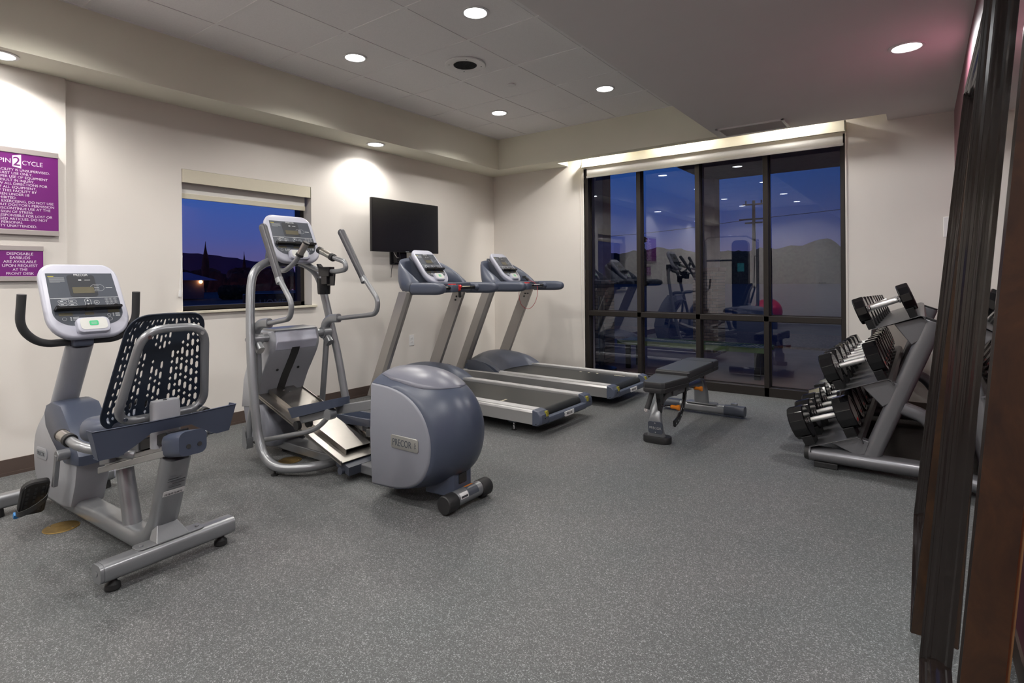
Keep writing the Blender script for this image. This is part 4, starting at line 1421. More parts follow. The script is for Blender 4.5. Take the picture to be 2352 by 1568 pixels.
# stainless ramp
def rampz(x, d=0): return 0.405 - (x - 0.95) * 0.325 + d
def rp(x0, x1, y0, y1, d0, d1):
    return [(x0, y0, rampz(x0, d0)), (x1, y0, rampz(x1, d0)), (x1, y1, rampz(x1, d0)), (x0, y1, rampz(x0, d0)),
            (x0, y0, rampz(x0, d1)), (x1, y0, rampz(x1, d1)), (x1, y1, rampz(x1, d1)), (x0, y1, rampz(x0, d1))]
mb = MB()
mb.hexa(rp(0.93, 1.86, EC - 0.175, EC + 0.175, 0.0, 0.004))
for s in (-1, 1):
    ya, yb_ = EC + s * 0.175, EC + s * 0.168
    mb.hexa(rp(0.93, 1.86, min(ya, yb_), max(ya, yb_), -0.012, 0.014))
Eo('ramp', mb, 'steel')
mb = MB()
mb.hexa(rp(0.955, 1.80, EC - 0.095, EC + 0.095, 0.030, 0.034))
for s in (-1, 1):
    ya, yb_ = EC + s * 0.095, EC + s * 0.090
    mb.hexa(rp(0.955, 1.80, min(ya, yb_), max(ya, yb_), 0.004, 0.030))
o = Eo('ramp_centre_plate', mb, 'steel')
mb = MB()
for x, dy in ((1.0, -0.01), (1.03, 0.02)):
    mb.sphere((x, EC + dy, rampz(x, 0.035)), 0.008, 6, sz=0.4)
obj('ramp_rivets', mb, 'chrome', o)
mb = MB()
mb.hexa(rp(1.78, 1.90, EC - 0.15, EC + 0.15, -0.06, -0.01))
mb.cyl((1.84, EC - 0.17, 0.06), (1.84, EC - 0.12, 0.06), 0.022, n=14)
Eo('ramp_bracket', mb, 'slate_dark')
mb = MB()
mb.hexa(rp(1.10, 1.80, EC - 0.035, EC + 0.035, -0.10, -0.03))
Eo('ramp_support', mb, 'silver')
# foot pedals and arms
def foot_pedal(y, x0, z0, tilt, L=0.46):
    F4 = Matrix.Translation((x0, y, z0)) @ Matrix.Rotation(-tilt, 4, 'Y')
    hw = 0.072
    out = rrect(L, hw * 2, [0.035, 0.05, 0.05, 0.035], 5, cx=L / 2)
    inn = rrect(L - 0.022, hw * 2 - 0.022, [0.03, 0.045, 0.045, 0.03], 5, cx=L / 2)
    base_o = rrect(L * 0.94, hw * 1.7, [0.03, 0.04, 0.04, 0.03], 5, cx=L / 2)
    mb = MB()
    mb.loft([[F4 @ Vector((a, b_, -0.005)) for a, b_ in base_o], [F4 @ Vector((a, b_, 0.062 - 0.02 * (a / L))) for a, b_ in out], [F4 @ Vector((a, b_, 0.062 - 0.02 * (a / L))) for a, b_ in inn], [F4 @ Vector((a, b_, 0.012)) for a, b_ in inn]])
    p = Eo('foot_pedal', mb, 'slate', sharp=50)
    mb = MB()
    for i in range(9):
        mb.box(0.05 + i * 0.042, 0.075 + i * 0.042, -hw + 0.03, hw - 0.03, 0.011, 0.015)
    mb.xf(F4)
    obj('pedal_tread', mb, mat('pedal_tread', (0.12, 0.13, 0.15), 0.5), p)
    mb = MB().box(0.06, 0.34, -0.028, 0.028, -0.05, -0.004)
    mb.xf(F4)
    q = Eo('pedal_carrier', mb, 'silver', bevel=0.005)
    mb = MB()
    for dy in (-0.04, 0.04):
        mb.cyl(F4 @ Vector((0.05, dy - 0.012, -0.055)), F4 @ Vector((0.05, dy + 0.012, -0.055)), 0.028, n=18)
    Eo('ramp_wheel', mb, 'black')
    return F4
foot_pedal(EC - 0.19, 1.44, 0.335, radians(16), 0.50)
foot_pedal(EC + 0.19, 1.30, 0.225, radians(3), 0.50)
for s, z0, z1, x0 in ((-1, 0.43, 0.515, 1.83), (1, 0.20, 0.30, 1.70)):
    y = EC + s * 0.165
    mb = MB().hexa([(x0, y - 0.026, z0 - 0.03), (2.24, y - 0.026, z1 - 0.025), (2.24, y + 0.026, z1 - 0.025), (x0, y + 0.026, z0 - 0.03),
                    (x0, y - 0.026, z0 + 0.022), (2.24, y - 0.026, z1 + 0.03), (2.24, y + 0.026, z1 + 0.03), (x0, y + 0.026, z0 + 0.022)])
    Eo('pedal_arm', mb, 'silver', bevel=0.005)
# rear housing
oA = [(2.185, 0.632), (2.33, 0.622), (2.45, 0.592), (2.545, 0.535), (2.605, 0.455), (2.633, 0.36), (2.622, 0.255), (2.575, 0.17), (2.495, 0.115), (2.39, 0.085), (2.28, 0.075), (2.185, 0.07)]
oB = [(2.165, 0.69), (2.33, 0.705), (2.50, 0.690), (2.63, 0.635), (2.715, 0.55), (2.755, 0.44), (2.745, 0.31), (2.69, 0.195), (2.59, 0.115), (2.46, 0.07), (2.32, 0.055), (2.175, 0.052)]
oA_ = [(v.x, v.z) for v in smooth([(a, 0, b_) for a, b_ in oA], 4)] + [(2.172, 0.35)]
oB_ = [(v.x, v.z) for v in smooth([(a, 0, b_) for a, b_ in oB], 4)] + [(2.150, 0.35)]
hs = Eo('rear_housing', section_loft(oA_, oB_, EC - 0.205, EC + 0.205, EC, 24, 2.0), 'slate', sharp=50)
for s in (-1, 1):
    mb = MB()
    o1 = shift(oA_, 0, 0, 0.985, (2.18, 0.35)); o2 = shift(oA_, 0, 0, 0.955, (2.18, 0.35))
    mb.loft([[(x, EC + s * 0.195, z) for x, z in shift(oA_, 0, 0, 1.0, (2.18, 0.35))], [(x, EC + s * 0.209, z) for x, z in o1], [(x, EC + s * 0.214, z) for x, z in o2]])
    sp_ = obj('side_panel', mb, 'panelgrey', hs, sharp=50)
# badge
F4 = frame4((2.447, EC - 0.2145, 0.338), (1, 0, 0), (0, 0, 1))
mb = MB().loft([[F4 @ Vector((a, b_, w_)) for a, b_ in rrect(0.205 * k_, 0.070 * k_, 0.012, 4)] for w_, k_ in ((0, 1.0), (0.003, 1.0), (0.005, 0.96))])
bd = Eo('badge', mb, mat('badge_silver', (0.36, 0.36, 0.34), 0.4, metal=0.4))
text('logo', 'PRECOR', 0.052, F4 @ Matrix.Translation((-0.016, -0.019, 0.0052)), 'overlay', bd, align='CENTER', width=0.142)
text('model_number', 'USA', 0.016, F4 @ Matrix.Translation((0.078, 0.0, 0.0052)) @ Matrix.Rotation(-pi / 2, 4, 'Z'), 'overlay', bd, align='CENTER', width=0.03)
# lighter top cover: leaf-shaped patch riding on the crown of the housing
import bisect
def crown(x, o_):
    k = 1 - abs(o_ / 0.205) ** 2.0
    top = [(a[0] + (b_[0] - a[0]) * k, a[1] + (b_[1] - a[1]) * k) for a, b_ in zip(oA_, oB_)][:40]
    for i in range(len(top) - 1):
        if top[i][0] <= x <= top[i + 1][0]:
            t_ = (x - top[i][0]) / max(1e-6, top[i + 1][0] - top[i][0])
            return top[i][1] * (1 - t_) + top[i + 1][1] * t_
    return top[0][1] if x < top[0][0] else top[-1][1]
V, F = [], []
NX, NY = 30, 16
for i in range(NX + 1):
    x = 2.185 + (2.655 - 2.185) * i / NX
    t_ = i / NX
    hw = 0.172 * (1 - max(0, (t_ - 0.45) / 0.55) ** 2.2) ** 0.6 if t_ < 1 else 0.0
    hw = min(hw, 0.172 * (0.80 + 0.2 * min(1, t_ * 4)))
    hw = max(hw, 0.002)
    for j in range(NY + 1):
        o_ = hw * (-1 + 2 * j / NY)
        V.append((x, EC + o_, crown(x, o_) + 0.0045))
for i in range(NX):
    for j in range(NY):
        a = i * (NY + 1) + j
        F.append((a, a + 1, a + NY + 2, a + NY + 1))
tc_ = obj('top_cover', MB().add(V, F), mat('top_cover_plastic', (0.155, 0.16, 0.20), 0.33), hs, sharp=80)
md = tc_.modifiers.new('thickness', 'SOLIDIFY'); md.thickness = 0.009; md.offset = -1
mb = MB().cyl((2.655, EC - 0.115, 0.335), (2.672, EC - 0.115, 0.335), 0.007, n=12)
# rear skirt and roller
mb = MB()
mb.loft([[(x, EC + y, z) for x, y in ((2.48, -0.10), (2.64, -0.085), (2.66, -0.07), (2.66, 0.07), (2.64, 0.085), (2.48, 0.10))] for z in (0.055, 0.20)])
Eo('rear_skirt', mb, 'slate', bevel=0.008)
mb = MB().box(2.655, 2.664, EC - 0.03, EC + 0.03, 0.115, 0.165)
Eo('power_socket', mb, 'black', bevel=0.002)
rl = Eo('roller_tube', MB().cyl((2.685, EC - 0.105, 0.058), (2.685, EC + 0.105, 0.058), 0.040, n=28), 'silver')
for s in (-1, 1):
    mb = MB().lathe([(0.001, 0), (0.043, 0), (0.047, 0.005), (0.047, 0.073), (0.043, 0.080), (0.001, 0.080)], c=(2.685, EC + (s * 0.096 if s > 0 else -0.176), 0.052), axis='y', n=28)
    obj('roller_end', mb, 'black', rl)
def wrap(y0, y1, a0, a1, r=0.0405):
    V, F = [], []
    for i in range(9):
        a = a0 + (a1 - a0) * i / 8
        V += [(2.685 + r * cos(a), EC + y0, 0.058 + r * sin(a)), (2.685 + r * cos(a), EC + y1, 0.058 + r * sin(a))]
        if i: F.append((2 * i - 2, 2 * i, 2 * i + 1, 2 * i - 1))
    return MB().add(V, F)
obj('label_white', wrap(-0.085, -0.025, 0.1, 0.9), 'label', rl)
obj('label_blue', wrap(-0.02, 0.06, 0.1, 1.5), 'overlay', rl)
obj('label_orange', wrap(-0.01, 0.05, 1.5, 1.9), 'orange', rl)
mb = wrap(-0.08, -0.03, 0.2, 0.45, 0.0408)
obj('barcode', mb, 'overlay_dark', rl)
# fixed handles with pulse grips
pth = fillet([(0.99, EC - 0.05, 1.30), (1.13, EC - 0.085, 1.255), (1.25, EC - 0.075, 1.315), (1.31, EC - 0.055, 1.40)], [0.06, 0.06], 8)
fh = Eo('fixed_handle', MB().tube(pth, 0.0165, 16), 'silver')
a, b_ = Vector((1.285, EC - 0.062, 1.365)), Vector((1.335, EC - 0.045, 1.445))
obj('pulse_grip', MB().tube([a, b_], 0.0225, 20), 'steel', fh)
obj('grip_ring', MB().tube([a - (b_ - a) * 0.05, a + (b_ - a) * 0.12], 0.026, 20), 'black', fh)
obj('grip_ring', MB().tube([b_ - (b_ - a) * 0.03, b_ + (b_ - a) * 0.08], 0.0235, 20), 'black', fh)
pth = fillet([(1.06, EC + 0.10, 1.33), (1.19, EC + 0.15, 1.27), (1.40, EC + 0.15, 1.255), (1.50, EC + 0.15, 1.27), (1.49, EC + 0.15, 1.32), (1.32, EC + 0.15, 1.365)], [0.05, 0.05, 0.035, 0.04], 8)
fh = Eo('fixed_handle', MB().tube(pth, 0.0165, 16), 'silver')
a, b_ = Vector((1.36, EC + 0.15, 1.352)), Vector((1.205, EC + 0.15, 1.41))
obj('pulse_grip', MB().tube([a, b_], 0.0225, 20), 'steel', fh)
obj('grip_ring', MB().tube([a - (b_ - a) * 0.03, a + (b_ - a) * 0.14], 0.0265, 20), 'black', fh)
obj('grip_ring', MB().tube([b_ - (b_ - a) * 0.14, b_ + (b_ - a) * 0.05], 0.0245, 20), 'black', fh)
# bottle holder
mb = MB()
cx_, cy_ = 1.215, EC + 0.175
ring = []
for (r0, z0) in ((0.041, 1.10), (0.043, 1.10), (0.048, 1.215), (0.044, 1.215), (0.039, 1.105)):
    pass
S = []
for r0, z0 in ((0.040, 1.098), (0.043, 1.104), (0.0475, 1.212), (0.0435, 1.212), (0.038, 1.108), (0.0, 1.106)):
    S.append([(cx_ + max(r0, 0.012) * cos(2 * pi * k / 28), cy_ + max(r0, 0.012) * sin(2 * pi * k / 28), z0) for k in range(28)])
mb.loft(S, caps=False)
bh = Eo('bottle_holder', mb, 'blackgl')
mb = MB().box(1.22, 1.34, EC + 0.125, EC + 0.175, 1.225, 1.29).box(1.245, 1.31, EC + 0.13, EC + 0.17, 1.17, 1.23)
mb.prism([(1.23, 1.29), (1.20, 1.315), (1.19, 1.31), (1.21, 1.28)], 'y', EC + 0.13, EC + 0.165)
mb.prism([(1.29, 1.16), (1.37, 1.16), (1.38, 1.25), (1.33, 1.25)], 'y', EC + 0.145, EC + 0.155)
obj('holder_bracket', mb, 'blackgl', bh, bevel=0.004)

# ================================================================== TREADMILLS (local: machine centre y = 0)
def treadmill(label, group):
    tr = thing('treadmill', label, 'treadmill', (0, 0, 0), group=group, local=True)
    def Tt(name, mb, m_, par=None, **k): return obj(name, mb, m_, par or tr, **k)
    # side rails
    for s in (-1, 1):
        cs = [(0.405, 0.085), (0.405, 0.175), (0.396, 0.190), (0.382, 0.196), (0.302, 0.197), (0.300, 0.185), (0.300, 0.085)]
        mb = MB().loft([[(x, s * y, z + (2.27 - x) * 0.009) for y, z in cs] for x in (0.40, 2.272)])
        r_ = Tt('side_rail', mb, 'alu', bevel=0.003)
        mb = MB().loft([[(x, s * y, z + (2.27 - x) * 0.009) for y, z in ((0.383, 0.1955), (0.303, 0.1965), (0.303, 0.1985), (0.383, 0.1975))] for x in (0.75, 2.270)])
        Tt('foot_rail_top', mb, mat('rail_top_grey', (0.50, 0.50, 0.50), 0.5, bump=0.1, bscale=400), r_)
    # deck, belt and roller
    mb = MB().box(0.55, 2.20, -0.30, 0.30, 0.095, 0.165)
    Tt('deck_frame', mb, 'slate_dark')
    mb = MB()
    S = []
    prof = [(0.70, 0.187), (2.235, 0.180)]
    for j in range(9):
        a = pi / 2 - pi * j / 8
        prof.append((2.240 + 0.040 * cos(a), 0.140 + 0.040 * sin(a)))
    prof += [(0.70, 0.10)]
    mb.loft([[(x, y, z) for x, z in prof] for y in (-0.292, 0.292)])
    Tt('running_belt', mb, 'belt', sharp=60)
    mb = MB()
    mb.box(2.02, 2.035, -0.05, 0.0, 0.1845, 0.1852)
    # rear end caps
    for s in (-1, 1):
        mb = MB()
        out = [(2.255, 0.078), (2.30, 0.078), (2.330, 0.095), (2.338, 0.125), (2.330, 0.165), (2.305, 0.192), (2.27, 0.200), (2.255, 0.200)]
        S = []
        for y, k_ in ((0.296, 1.0), (0.395, 1.0), (0.407, 0.97), (0.412, 0.92)):
            S.append([(2.255 + (x - 2.255) * (k_ if y < 0.4 else k_ - 0.06), s * y, 0.139 + (z - 0.139) * k_) for x, z in out])
        mb.loft(S)
        ec = Tt('end_cap', mb, 'slate_tm', bevel=0.004)
        mb = MB().box(2.3285, 2.3375, s * 0.320 - 0.014, s * 0.320 + 0.014, 0.145, 0.172)
        mb.box(2.317, 2.334, s * 0.320 - 0.014, s * 0.320 + 0.014, 0.166, 0.185)
        Tt('yellow_sticker', mb, 'yellow', ec)
        mb = MB().cyl((2.33, s * 0.352, 0.135), (2.339, s * 0.352, 0.135), 0.005, n=10).cyl((2.29, s * 0.40, 0.095), (2.29, s * 0.4135, 0.095), 0.005, n=10)
        Tt('cap_screws', mb, 'black', ec)
    mb = MB()
    out = [(2.288, 0.078), (2.315, 0.078), (2.335, 0.092), (2.340, 0.112), (2.334, 0.134), (2.290, 0.134)]
    mb.loft([[(x, y, z) for x, z in out] for y in (-0.30, 0.30)])
    cb = Tt('rear_crossmember', mb, 'slate_tm', bevel=0.004)
    F4 = frame4((2.3415, 0, 0.110), (0, 1, 0), (0, 0, 1))
    mb = MB().loft([[F4 @ Vector((a, b_, w_)) for a, b_ in [(-0.072, -0.013), (-0.062, -0.019), (0.062, -0.019), (0.072, -0.013), (0.072, 0.019), (-0.072, 0.019)]] for w_ in (-0.006, 0.0012)])
    pl_ = Tt('logo_plate', mb, 'label', cb)
    text('logo', 'PRECOR', 0.024, F4 @ Matrix.Translation((0, -0.008, 0.0016)), 'black', cb, align='CENTER', width=0.085)
    # feet
    for x in (2.03, 0.62):
        for s in (-1, 1):
            mb = MB()
            mb.loft([[(x + a * k_, s * 0.335 + b_ * k_, z) for a, b_ in rrect(0.085, 0.07, 0.01, 3)] for z, k_ in ((0.088, 1.0), (0.072, 0.95), (0.062, 0.7))])
            ft = Tt('foot_bracket', mb, 'slate_dark')
            mb = MB().lathe([(0.001, 0.008), (0.008, 0.008), (0.006, 0.014), (0.0065, 0.03), (0.009, 0.032), (0.009, 0.040), (0.006, 0.044), (0.006, 0.065), (0.001, 0.065)], c=(x, s * 0.335, 0), n=14)
            Tt('foot_bolt', mb, 'chrome', ft)
            mb = MB().lathe([(0.001, 0.0), (0.021, 0.0), (0.021, 0.006), (0.014, 0.010), (0.001, 0.010)], c=(x, s * 0.335, 0), n=18)
            Tt('foot_pad', mb, 'black', ft)
    # motor hood
    V, F = [], []
    NX, NY = 22, 36
    for j in range(NY + 1):
        u = -1 + 2 * j / NY
        au = abs(u)
        x0 = 0.33 + 0.05 * au ** 2
        x1 = 0.93 + 0.08 * max(0, (au - 0.74) / 0.26) ** 0.5 if au > 0.74 else 0.93 - 0.06 * (1 - (au / 0.74) ** 2)
        top = 0.375 - 0.075 * au ** 2.2
        for i in range(NX + 1):
            t_ = i / NX
            x = x0 + (x1 - x0) * t_
            hprof = sin(min(1, t_ * 1.9) * pi / 2) if t_ < 0.526 else cos(((t_ - 0.526) / 0.474) * pi / 2) ** 0.85
            base_z = 0.19
            z = base_z + (top - base_z) * hprof
            if au > 0.97: z -= 0.0
            V.append((x, u * 0.395, max(z, base_z)))
    for j in range(NY):
        for i in range(NX):
            a = j * (NX + 1) + i
            F.append((a, a + 1, a + NX + 2, a + NX + 1))
    # close the sides and front down to the deck
    k0 = len(V)
    for s, j in ((-1, 0), (1, NY)):
        st = len(V)
        for i in range(NX + 1):
            p = V[j * (NX + 1) + i]
            V.append((p[0], p[1], 0.10))
        for i in range(NX):
            a = j * (NX + 1) + i
            F.append((a, a + 1, st + i + 1, st + i))
    st = len(V)
    for j in range(NY + 1):
        p = V[j * (NX + 1)]
        V.append((p[0], p[1], 0.06))
    for j in range(NY):
        a = j * (NX + 1)
        F.append((a, a + NX + 1, st + j + 1, st + j))
    hd = Tt('motor_hood', MB().add(V, F), 'slate_tm', sharp=60)
    for s in (-1, 1):
        # darker arched side fender
        arc = smooth([(0.56, 0, 0.305), (0.66, 0, 0.312), (0.77, 0, 0.290), (0.87, 0, 0.245), (0.935, 0, 0.205)], 5)
        arc = [(p.x, p.z) for p in arc]
        mb = MB().loft([[(x, s * 0.3965, z) for x, z in arc + [(0.56, 0.2)]], [(x, s * 0.401, z) for x, z in [(0.56 + (x - 0.56) * .98, 0.2 + (z - 0.2) * .95) for x, z in arc] + [(0.56, 0.2)]]])
        Tt('hood_side', mb, 'slate_dark', hd, sharp=60)
    # uprights
    for s in (-1, 1):
        y0, y1 = s * 0.402, s * 0.345
        def xc(z): return 0.405 + (z - 0.10) * 0.4560
        mb = MB()
        S = []
        for z in (0.085, 0.60, 1.085):
            xa = xc(z) - 0.075; xb = xc(z) + 0.072
            c_ = 0.018
            S.append([(xa + 0.010, y0, z), (xb - 0.03, y0, z), (xb, y0 - s * 0.020, z), (xb, y1, z), (xa, y1, z), (xa, y0 - s * 0.02, z)])
        mb.loft(S)
        up_ = Tt('upright', mb, 'upright', bevel=0.004)
        mb = MB()
        for dx, z in ((0.0, 1.02), (0.04, 1.02), (0.0, 0.985)):
            mb.cyl((xc(z) + dx, y1 - s * 0.001, z), (xc(z) + dx, y1 - s * 0.006, z), 0.009, n=12)
        Tt('upright_bolts', mb, 'overlay_dark', up_)
    # handrails: capsule pods
    for s in (-1, 1):
        S = []
        yc_ = s * 0.372
        for x, k_ in ((0.95, 1.0), (1.08, 1.0), (1.22, 0.985), (1.265, 0.93), (1.300, 0.80), (1.320, 0.58), (1.328, 0.30)):
            S.append([(x, yc_ + a * (0.4 + 0.6 * k_), 1.112 + b_ * k_) for a, b_ in rrect(0.085, 0.108, 0.036, 5)])
        Tt('handrail', MB().loft(S), 'slate_tm', sharp=50)
        mb = MB().loft([[(x, yc_ + a, 1.112 + b_) for a, b_ in rrect(0.087, 0.110, 0.036, 5)] for x in (0.948, 0.952)])
        Tt('rail_seam', mb, 'black')
    # wrap-around cowl
    def cowl(t_, k):
        """t -1..1 around, k 0..3 outer bottom, outer mid, top rim, inner"""
        a = t_ * pi / 2
        cs_, sn = cos(a), sin(a)
        sg = 1 if sn >= 0 else -1
        sn_ = sg * abs(sn) ** 0.55
        pts = {
            0: (0.955 - 0.20 * cs_ ** 0.6 - 0.02, 0.412 * sn_, 1.06),
            1: (0.955 - 0.285 * cs_ ** 0.45, 0.405 * sn_, 1.17 + 0.02 * cs_),
            2: (0.955 - 0.335 * cs_ ** 0.55, 0.375 * sn_, 1.168 + 0.165 * cs_ ** 0.5),
            3: (0.955 - 0.365 * cs_ ** 0.62, 0.335 * sn_, 1.168 + 0.250 * cs_ ** 0.5),
            4: (0.970 - 0.350 * cs_ ** 0.62, 0.318 * sn_, 1.166 + 0.238 * cs_ ** 0.52),
            5: (0.985 - 0.330 * cs_ ** 0.8, 0.290 * sn_, 1.160 + 0.05 * cs_),
            6: (0.995 - 0.30 * cs_ ** 0.8, 0.31 * sn_, 1.12),
        }
        return pts[k]
    S = []
    N_ = 48
    for i in range(N_ + 1):
        t_ = -1 + 2 * i / N_
        sc_ = max(-0.999, min(0.999, t_))
        S.append([cowl(sc_, k) for k in range(7)])
    mb = MB().loft(S, caps=True)
    cw = Tt('cowl', mb, 'slate_tm', sharp=70)
    md = cw.modifiers.new('soft', 'SUBSURF'); md.levels = 1; md.render_levels = 1
    # dashboard deck inside the cowl
    mb = MB()
    dk = []
    for i in range(17):
        t_ = -1 + 2 * i / 16
        p = cowl(max(-0.98, min(0.98, t_)), 5)
        dk.append((p[0] - 0.01, p[1] * 1.10))
    dk += [(1.03, 0.335), (1.06, 0.18), (1.075, 0.0), (1.06, -0.18), (1.03, -0.335)]
    mb.prism(dk, 'z', 1.07, 1.165)
    Tt('dashboard', mb, 'slate_tm', bevel=0.014)
    mb = MB()
    mb.loft([[(x, y * k_, z) for x, y, z in ((0.60, -0.12, 1.16), (0.60, 0.12, 1.16), (1.02, 0.10, 1.16), (1.02, -0.10, 1.16))] for k_, z0 in ((1, 0),)] + [[(0.60, -0.10, 1.43), (0.60, 0.10, 1.43), (0.92, 0.09, 1.17), (0.92, -0.09, 1.17)]])
    Tt('console_pedestal', mb, 'slate_dark', bevel=0.012)
    for s in (-1, 1):
        # cup recess
        mb = MB().lathe([(0.036, 0.0), (0.042, 0.0), (0.042, 0.003), (0.036, 0.003)], c=(0.90, s * 0.22, 1.163), n=24)
        Tt('cup_recess', mb, 'slate_dark')
    con = console(tr, console_frame((0.945, 1.168), (0.672, 1.492), 0.0), w=0.305, h=0.415, lit=False)
    # crossbar with pulse strips and stop button
    cbx, cbz = 1.105, 1.115
    mb = MB().cyl((cbx, -0.335, cbz), (cbx, 0.335, cbz), 0.0165, n=18)
    cb2 = Tt('crossbar', mb, 'blackgl')
    for y0, y1 in ((0.10, 0.215), (-0.215, -0.10)):
        mb = MB()
        V, F = [], []
        for seg in ((0.15, 1.0), (2.2, 3.0), (4.2, 5.0)):
            n0 = len(V)
            for i in range(7):
                a = seg[0] + (seg[1] - seg[0]) * i / 6
                for y in (y0, y1):
                    V.append((cbx + 0.0178 * cos(a), y, cbz + 0.0178 * sin(a)))
                if i: F.append((n0 + 2 * i - 2, n0 + 2 * i, n0 + 2 * i + 1, n0 + 2 * i - 1))
        mb.add(V, F)
        Tt('pulse_strip', mb, 'chrome', cb2)
    for s in (-1, 1):
        mb = MB().tube([(cbx, s * 0.29, cbz), (cbx, s * 0.34, cbz)], [0.022, 0.034], 18)
        Tt('bar_boss', mb, 'slate_tm', cb2)
    mb = MB()
    mb.loft([[(1.09 + a, -0.015 + b_, z) for a, b_ in rrect(0.11 * k_, 0.10 * k_, 0.03, 5)] for z, k_ in ((1.075, 0.9), (1.09, 1.0), (1.135, 1.0), (1.143, 0.93))])
    sb = Tt('stop_block', mb, 'slate_tm')
    mb = MB().loft([[(1.085 + a, -0.015 + b_, z) for a, b_ in rrect(0.085 * k_, 0.062 * k_, 0.02, 5)] for z, k_ in ((1.138, 1.0), (1.149, 0.97), (1.151, 0.9))])
    Tt('stop_button', mb, 'red', sb)
    return tr

TG = 'treadmills facing the left wall'
def belt_text(par, x, y0, y1):
    pass
t1 = treadmill('treadmill nearer the camera, partly behind the elliptical housing, console below the television', TG)
t2 = copy_thing(t1, (0.038, -0.862, 0), 'far treadmill beside the big window, red cord looped from its handlebar', group=TG)
t1.location = (0, -2.03, 0)
# printed band on the belts (worn cream mark)
for tr, x, y in ((t1, 1.83, -0.19), (t2, 2.06, 0.22)):
    mb = MB()
    for k in range(7):
        mb.box(x - 0.012 + (k % 2) * 0.004, x + 0.006, y - 0.085 + k * 0.017, y - 0.073 + k * 0.017, 0.1835, 0.1858)
    if tr is t2:
        mb.xf(Matrix.Translation((x, y, 0)) @ Matrix.Rotation(pi / 2, 4, 'Z') @ Matrix.Translation((-x, -y, 0)))
        for k in range(3):
            mb.box(1.62 + k * 0.10, 1.645 + k * 0.10, y - 0.008, y + 0.006, 0.1835, 0.1862)
    obj('belt_print', mb, 'trimcream', tr)
# safety key and cord: hanging at the near treadmill, looped on the far one
mb = MB().tube([(1.105, 0.055, 1.115 - 0.028), (1.105, 0.055, 1.115 + 0.028)], 0.027, 14)
mb.tube([(1.12, 0.04, 1.13), (1.13, 0.03, 1.10), (1.125, 0.05, 1.08)], 0.006, 8).sphere((1.125, 0.06, 1.125), 0.018, 8).sphere((1.12, 0.035, 1.105), 0.014, 8)
k1 = obj('safety_key', mb, 'red', t1, label='red safety cord wound round the crossbar')
mb = MB().tube([(1.128, 0.052, 1.09), (1.128, 0.055, 1.035)], [0.012, 0.015], 10).sphere((1.128, 0.055, 1.035), 0.015, 8)
obj('key_clip', mb, 'black', k1)
mb = MB().tube(smooth([(1.02, 0.12, 1.18), (1.10, 0.15, 1.14), (1.14, 0.14, 1.06), (1.13, 0.10, 0.93), (1.10, 0.02, 0.86), (1.07, -0.07, 0.90), (1.06, -0.11, 1.00), (1.06, -0.10, 1.10)], 7), 0.0026, 8)
k2 = obj('safety_cord', mb, 'cord', t2, label='thin red safety cord hanging in a loop')
mb = MB().tube([(0.985, 0.10, 1.215), (1.025, 0.125, 1.178)], [0.010, 0.015], 10).box(0.965, 1.0, 0.09, 0.11, 1.195, 1.225)
obj('cord_clip', mb, 'black', k2)

# ================================================================== WEIGHT BENCH
BX = 3.085
bn = thing('weight_bench', 'black padded adjustable weight bench with silver frame and orange knobs', 'weight bench', (BX, -1.5, 0))
def N(name, mb, m_, **k): return obj(name, mb, m_, bn, **k)
# pads
PX = BX + 0.030
def pad_body(outl, z0, z1):
    c = (sum(p[0] for p in outl) / len(outl), sum(p[1] for p in outl) / len(outl))
    def ins(k):
        return [(c[0] + (x - c[0]) * (1 - k * 1.6), c[1] + (y - c[1]) * (1 - k * 0.6)) for x, y in outl]
    body = MB().loft([[(x, y, z) for x, y in ins(k)] for k, z in ((0.06, z0), (0.015, z0 + 0.003), (0.0, z0 + 0.012), (0.0, z0 + 0.030), (0.012, z0 + 0.033), (0.0, z0 + 0.036), (0.0, z1 - 0.014), (0.02, z1 - 0.006), (0.05, z1 - 0.003))])
    top = MB().loft([[(x, y, z) for x, y in ins(k)] for k, z in ((0.035, z1 - 0.008), (0.035, z1 - 0.002), (0.05, z1), (0.12, z1 + 0.001))])
    return body, top
seat = [(PX - 0.055, -2.205), (PX + 0.065, -2.205), (PX + 0.085, -2.185), (PX + 0.140, -1.85), (PX + 0.130, -1.83), (PX - 0.120, -1.83), (PX - 0.130, -1.85), (PX - 0.075, -2.185)]
m1, m2 = pad_body(seat, 0.385, 0.462)
seat_o = N('seat_pad', m1, 'vinyl_shaded', sharp=30)
obj('seat_top', m2, 'vinyl', seat_o, sharp=30, label='top of the black seat pad, overhead light painted in as a lighter grey')
back = [(PX - 0.115, -1.845), (PX + 0.125, -1.845), (PX + 0.138, -1.83), (PX + 0.138, -1.10), (PX + 0.11, -1.065), (PX - 0.10, -1.065), (PX - 0.128, -1.10), (PX - 0.128, -1.83)]
m1, m2 = pad_body(back, 0.410, 0.495)
bp_ = N('back_pad', m1, 'vinyl_shaded', sharp=30)
obj('back_top', m2, 'vinyl', bp_, sharp=30, label='top of the black seat pad, overhead light painted in as a lighter grey')
mb = MB().box(PX - 0.129, PX + 0.139, -1.253, -1.250, 0.425, 0.4965)
obj('pad_seam', mb, 'black', bp_)
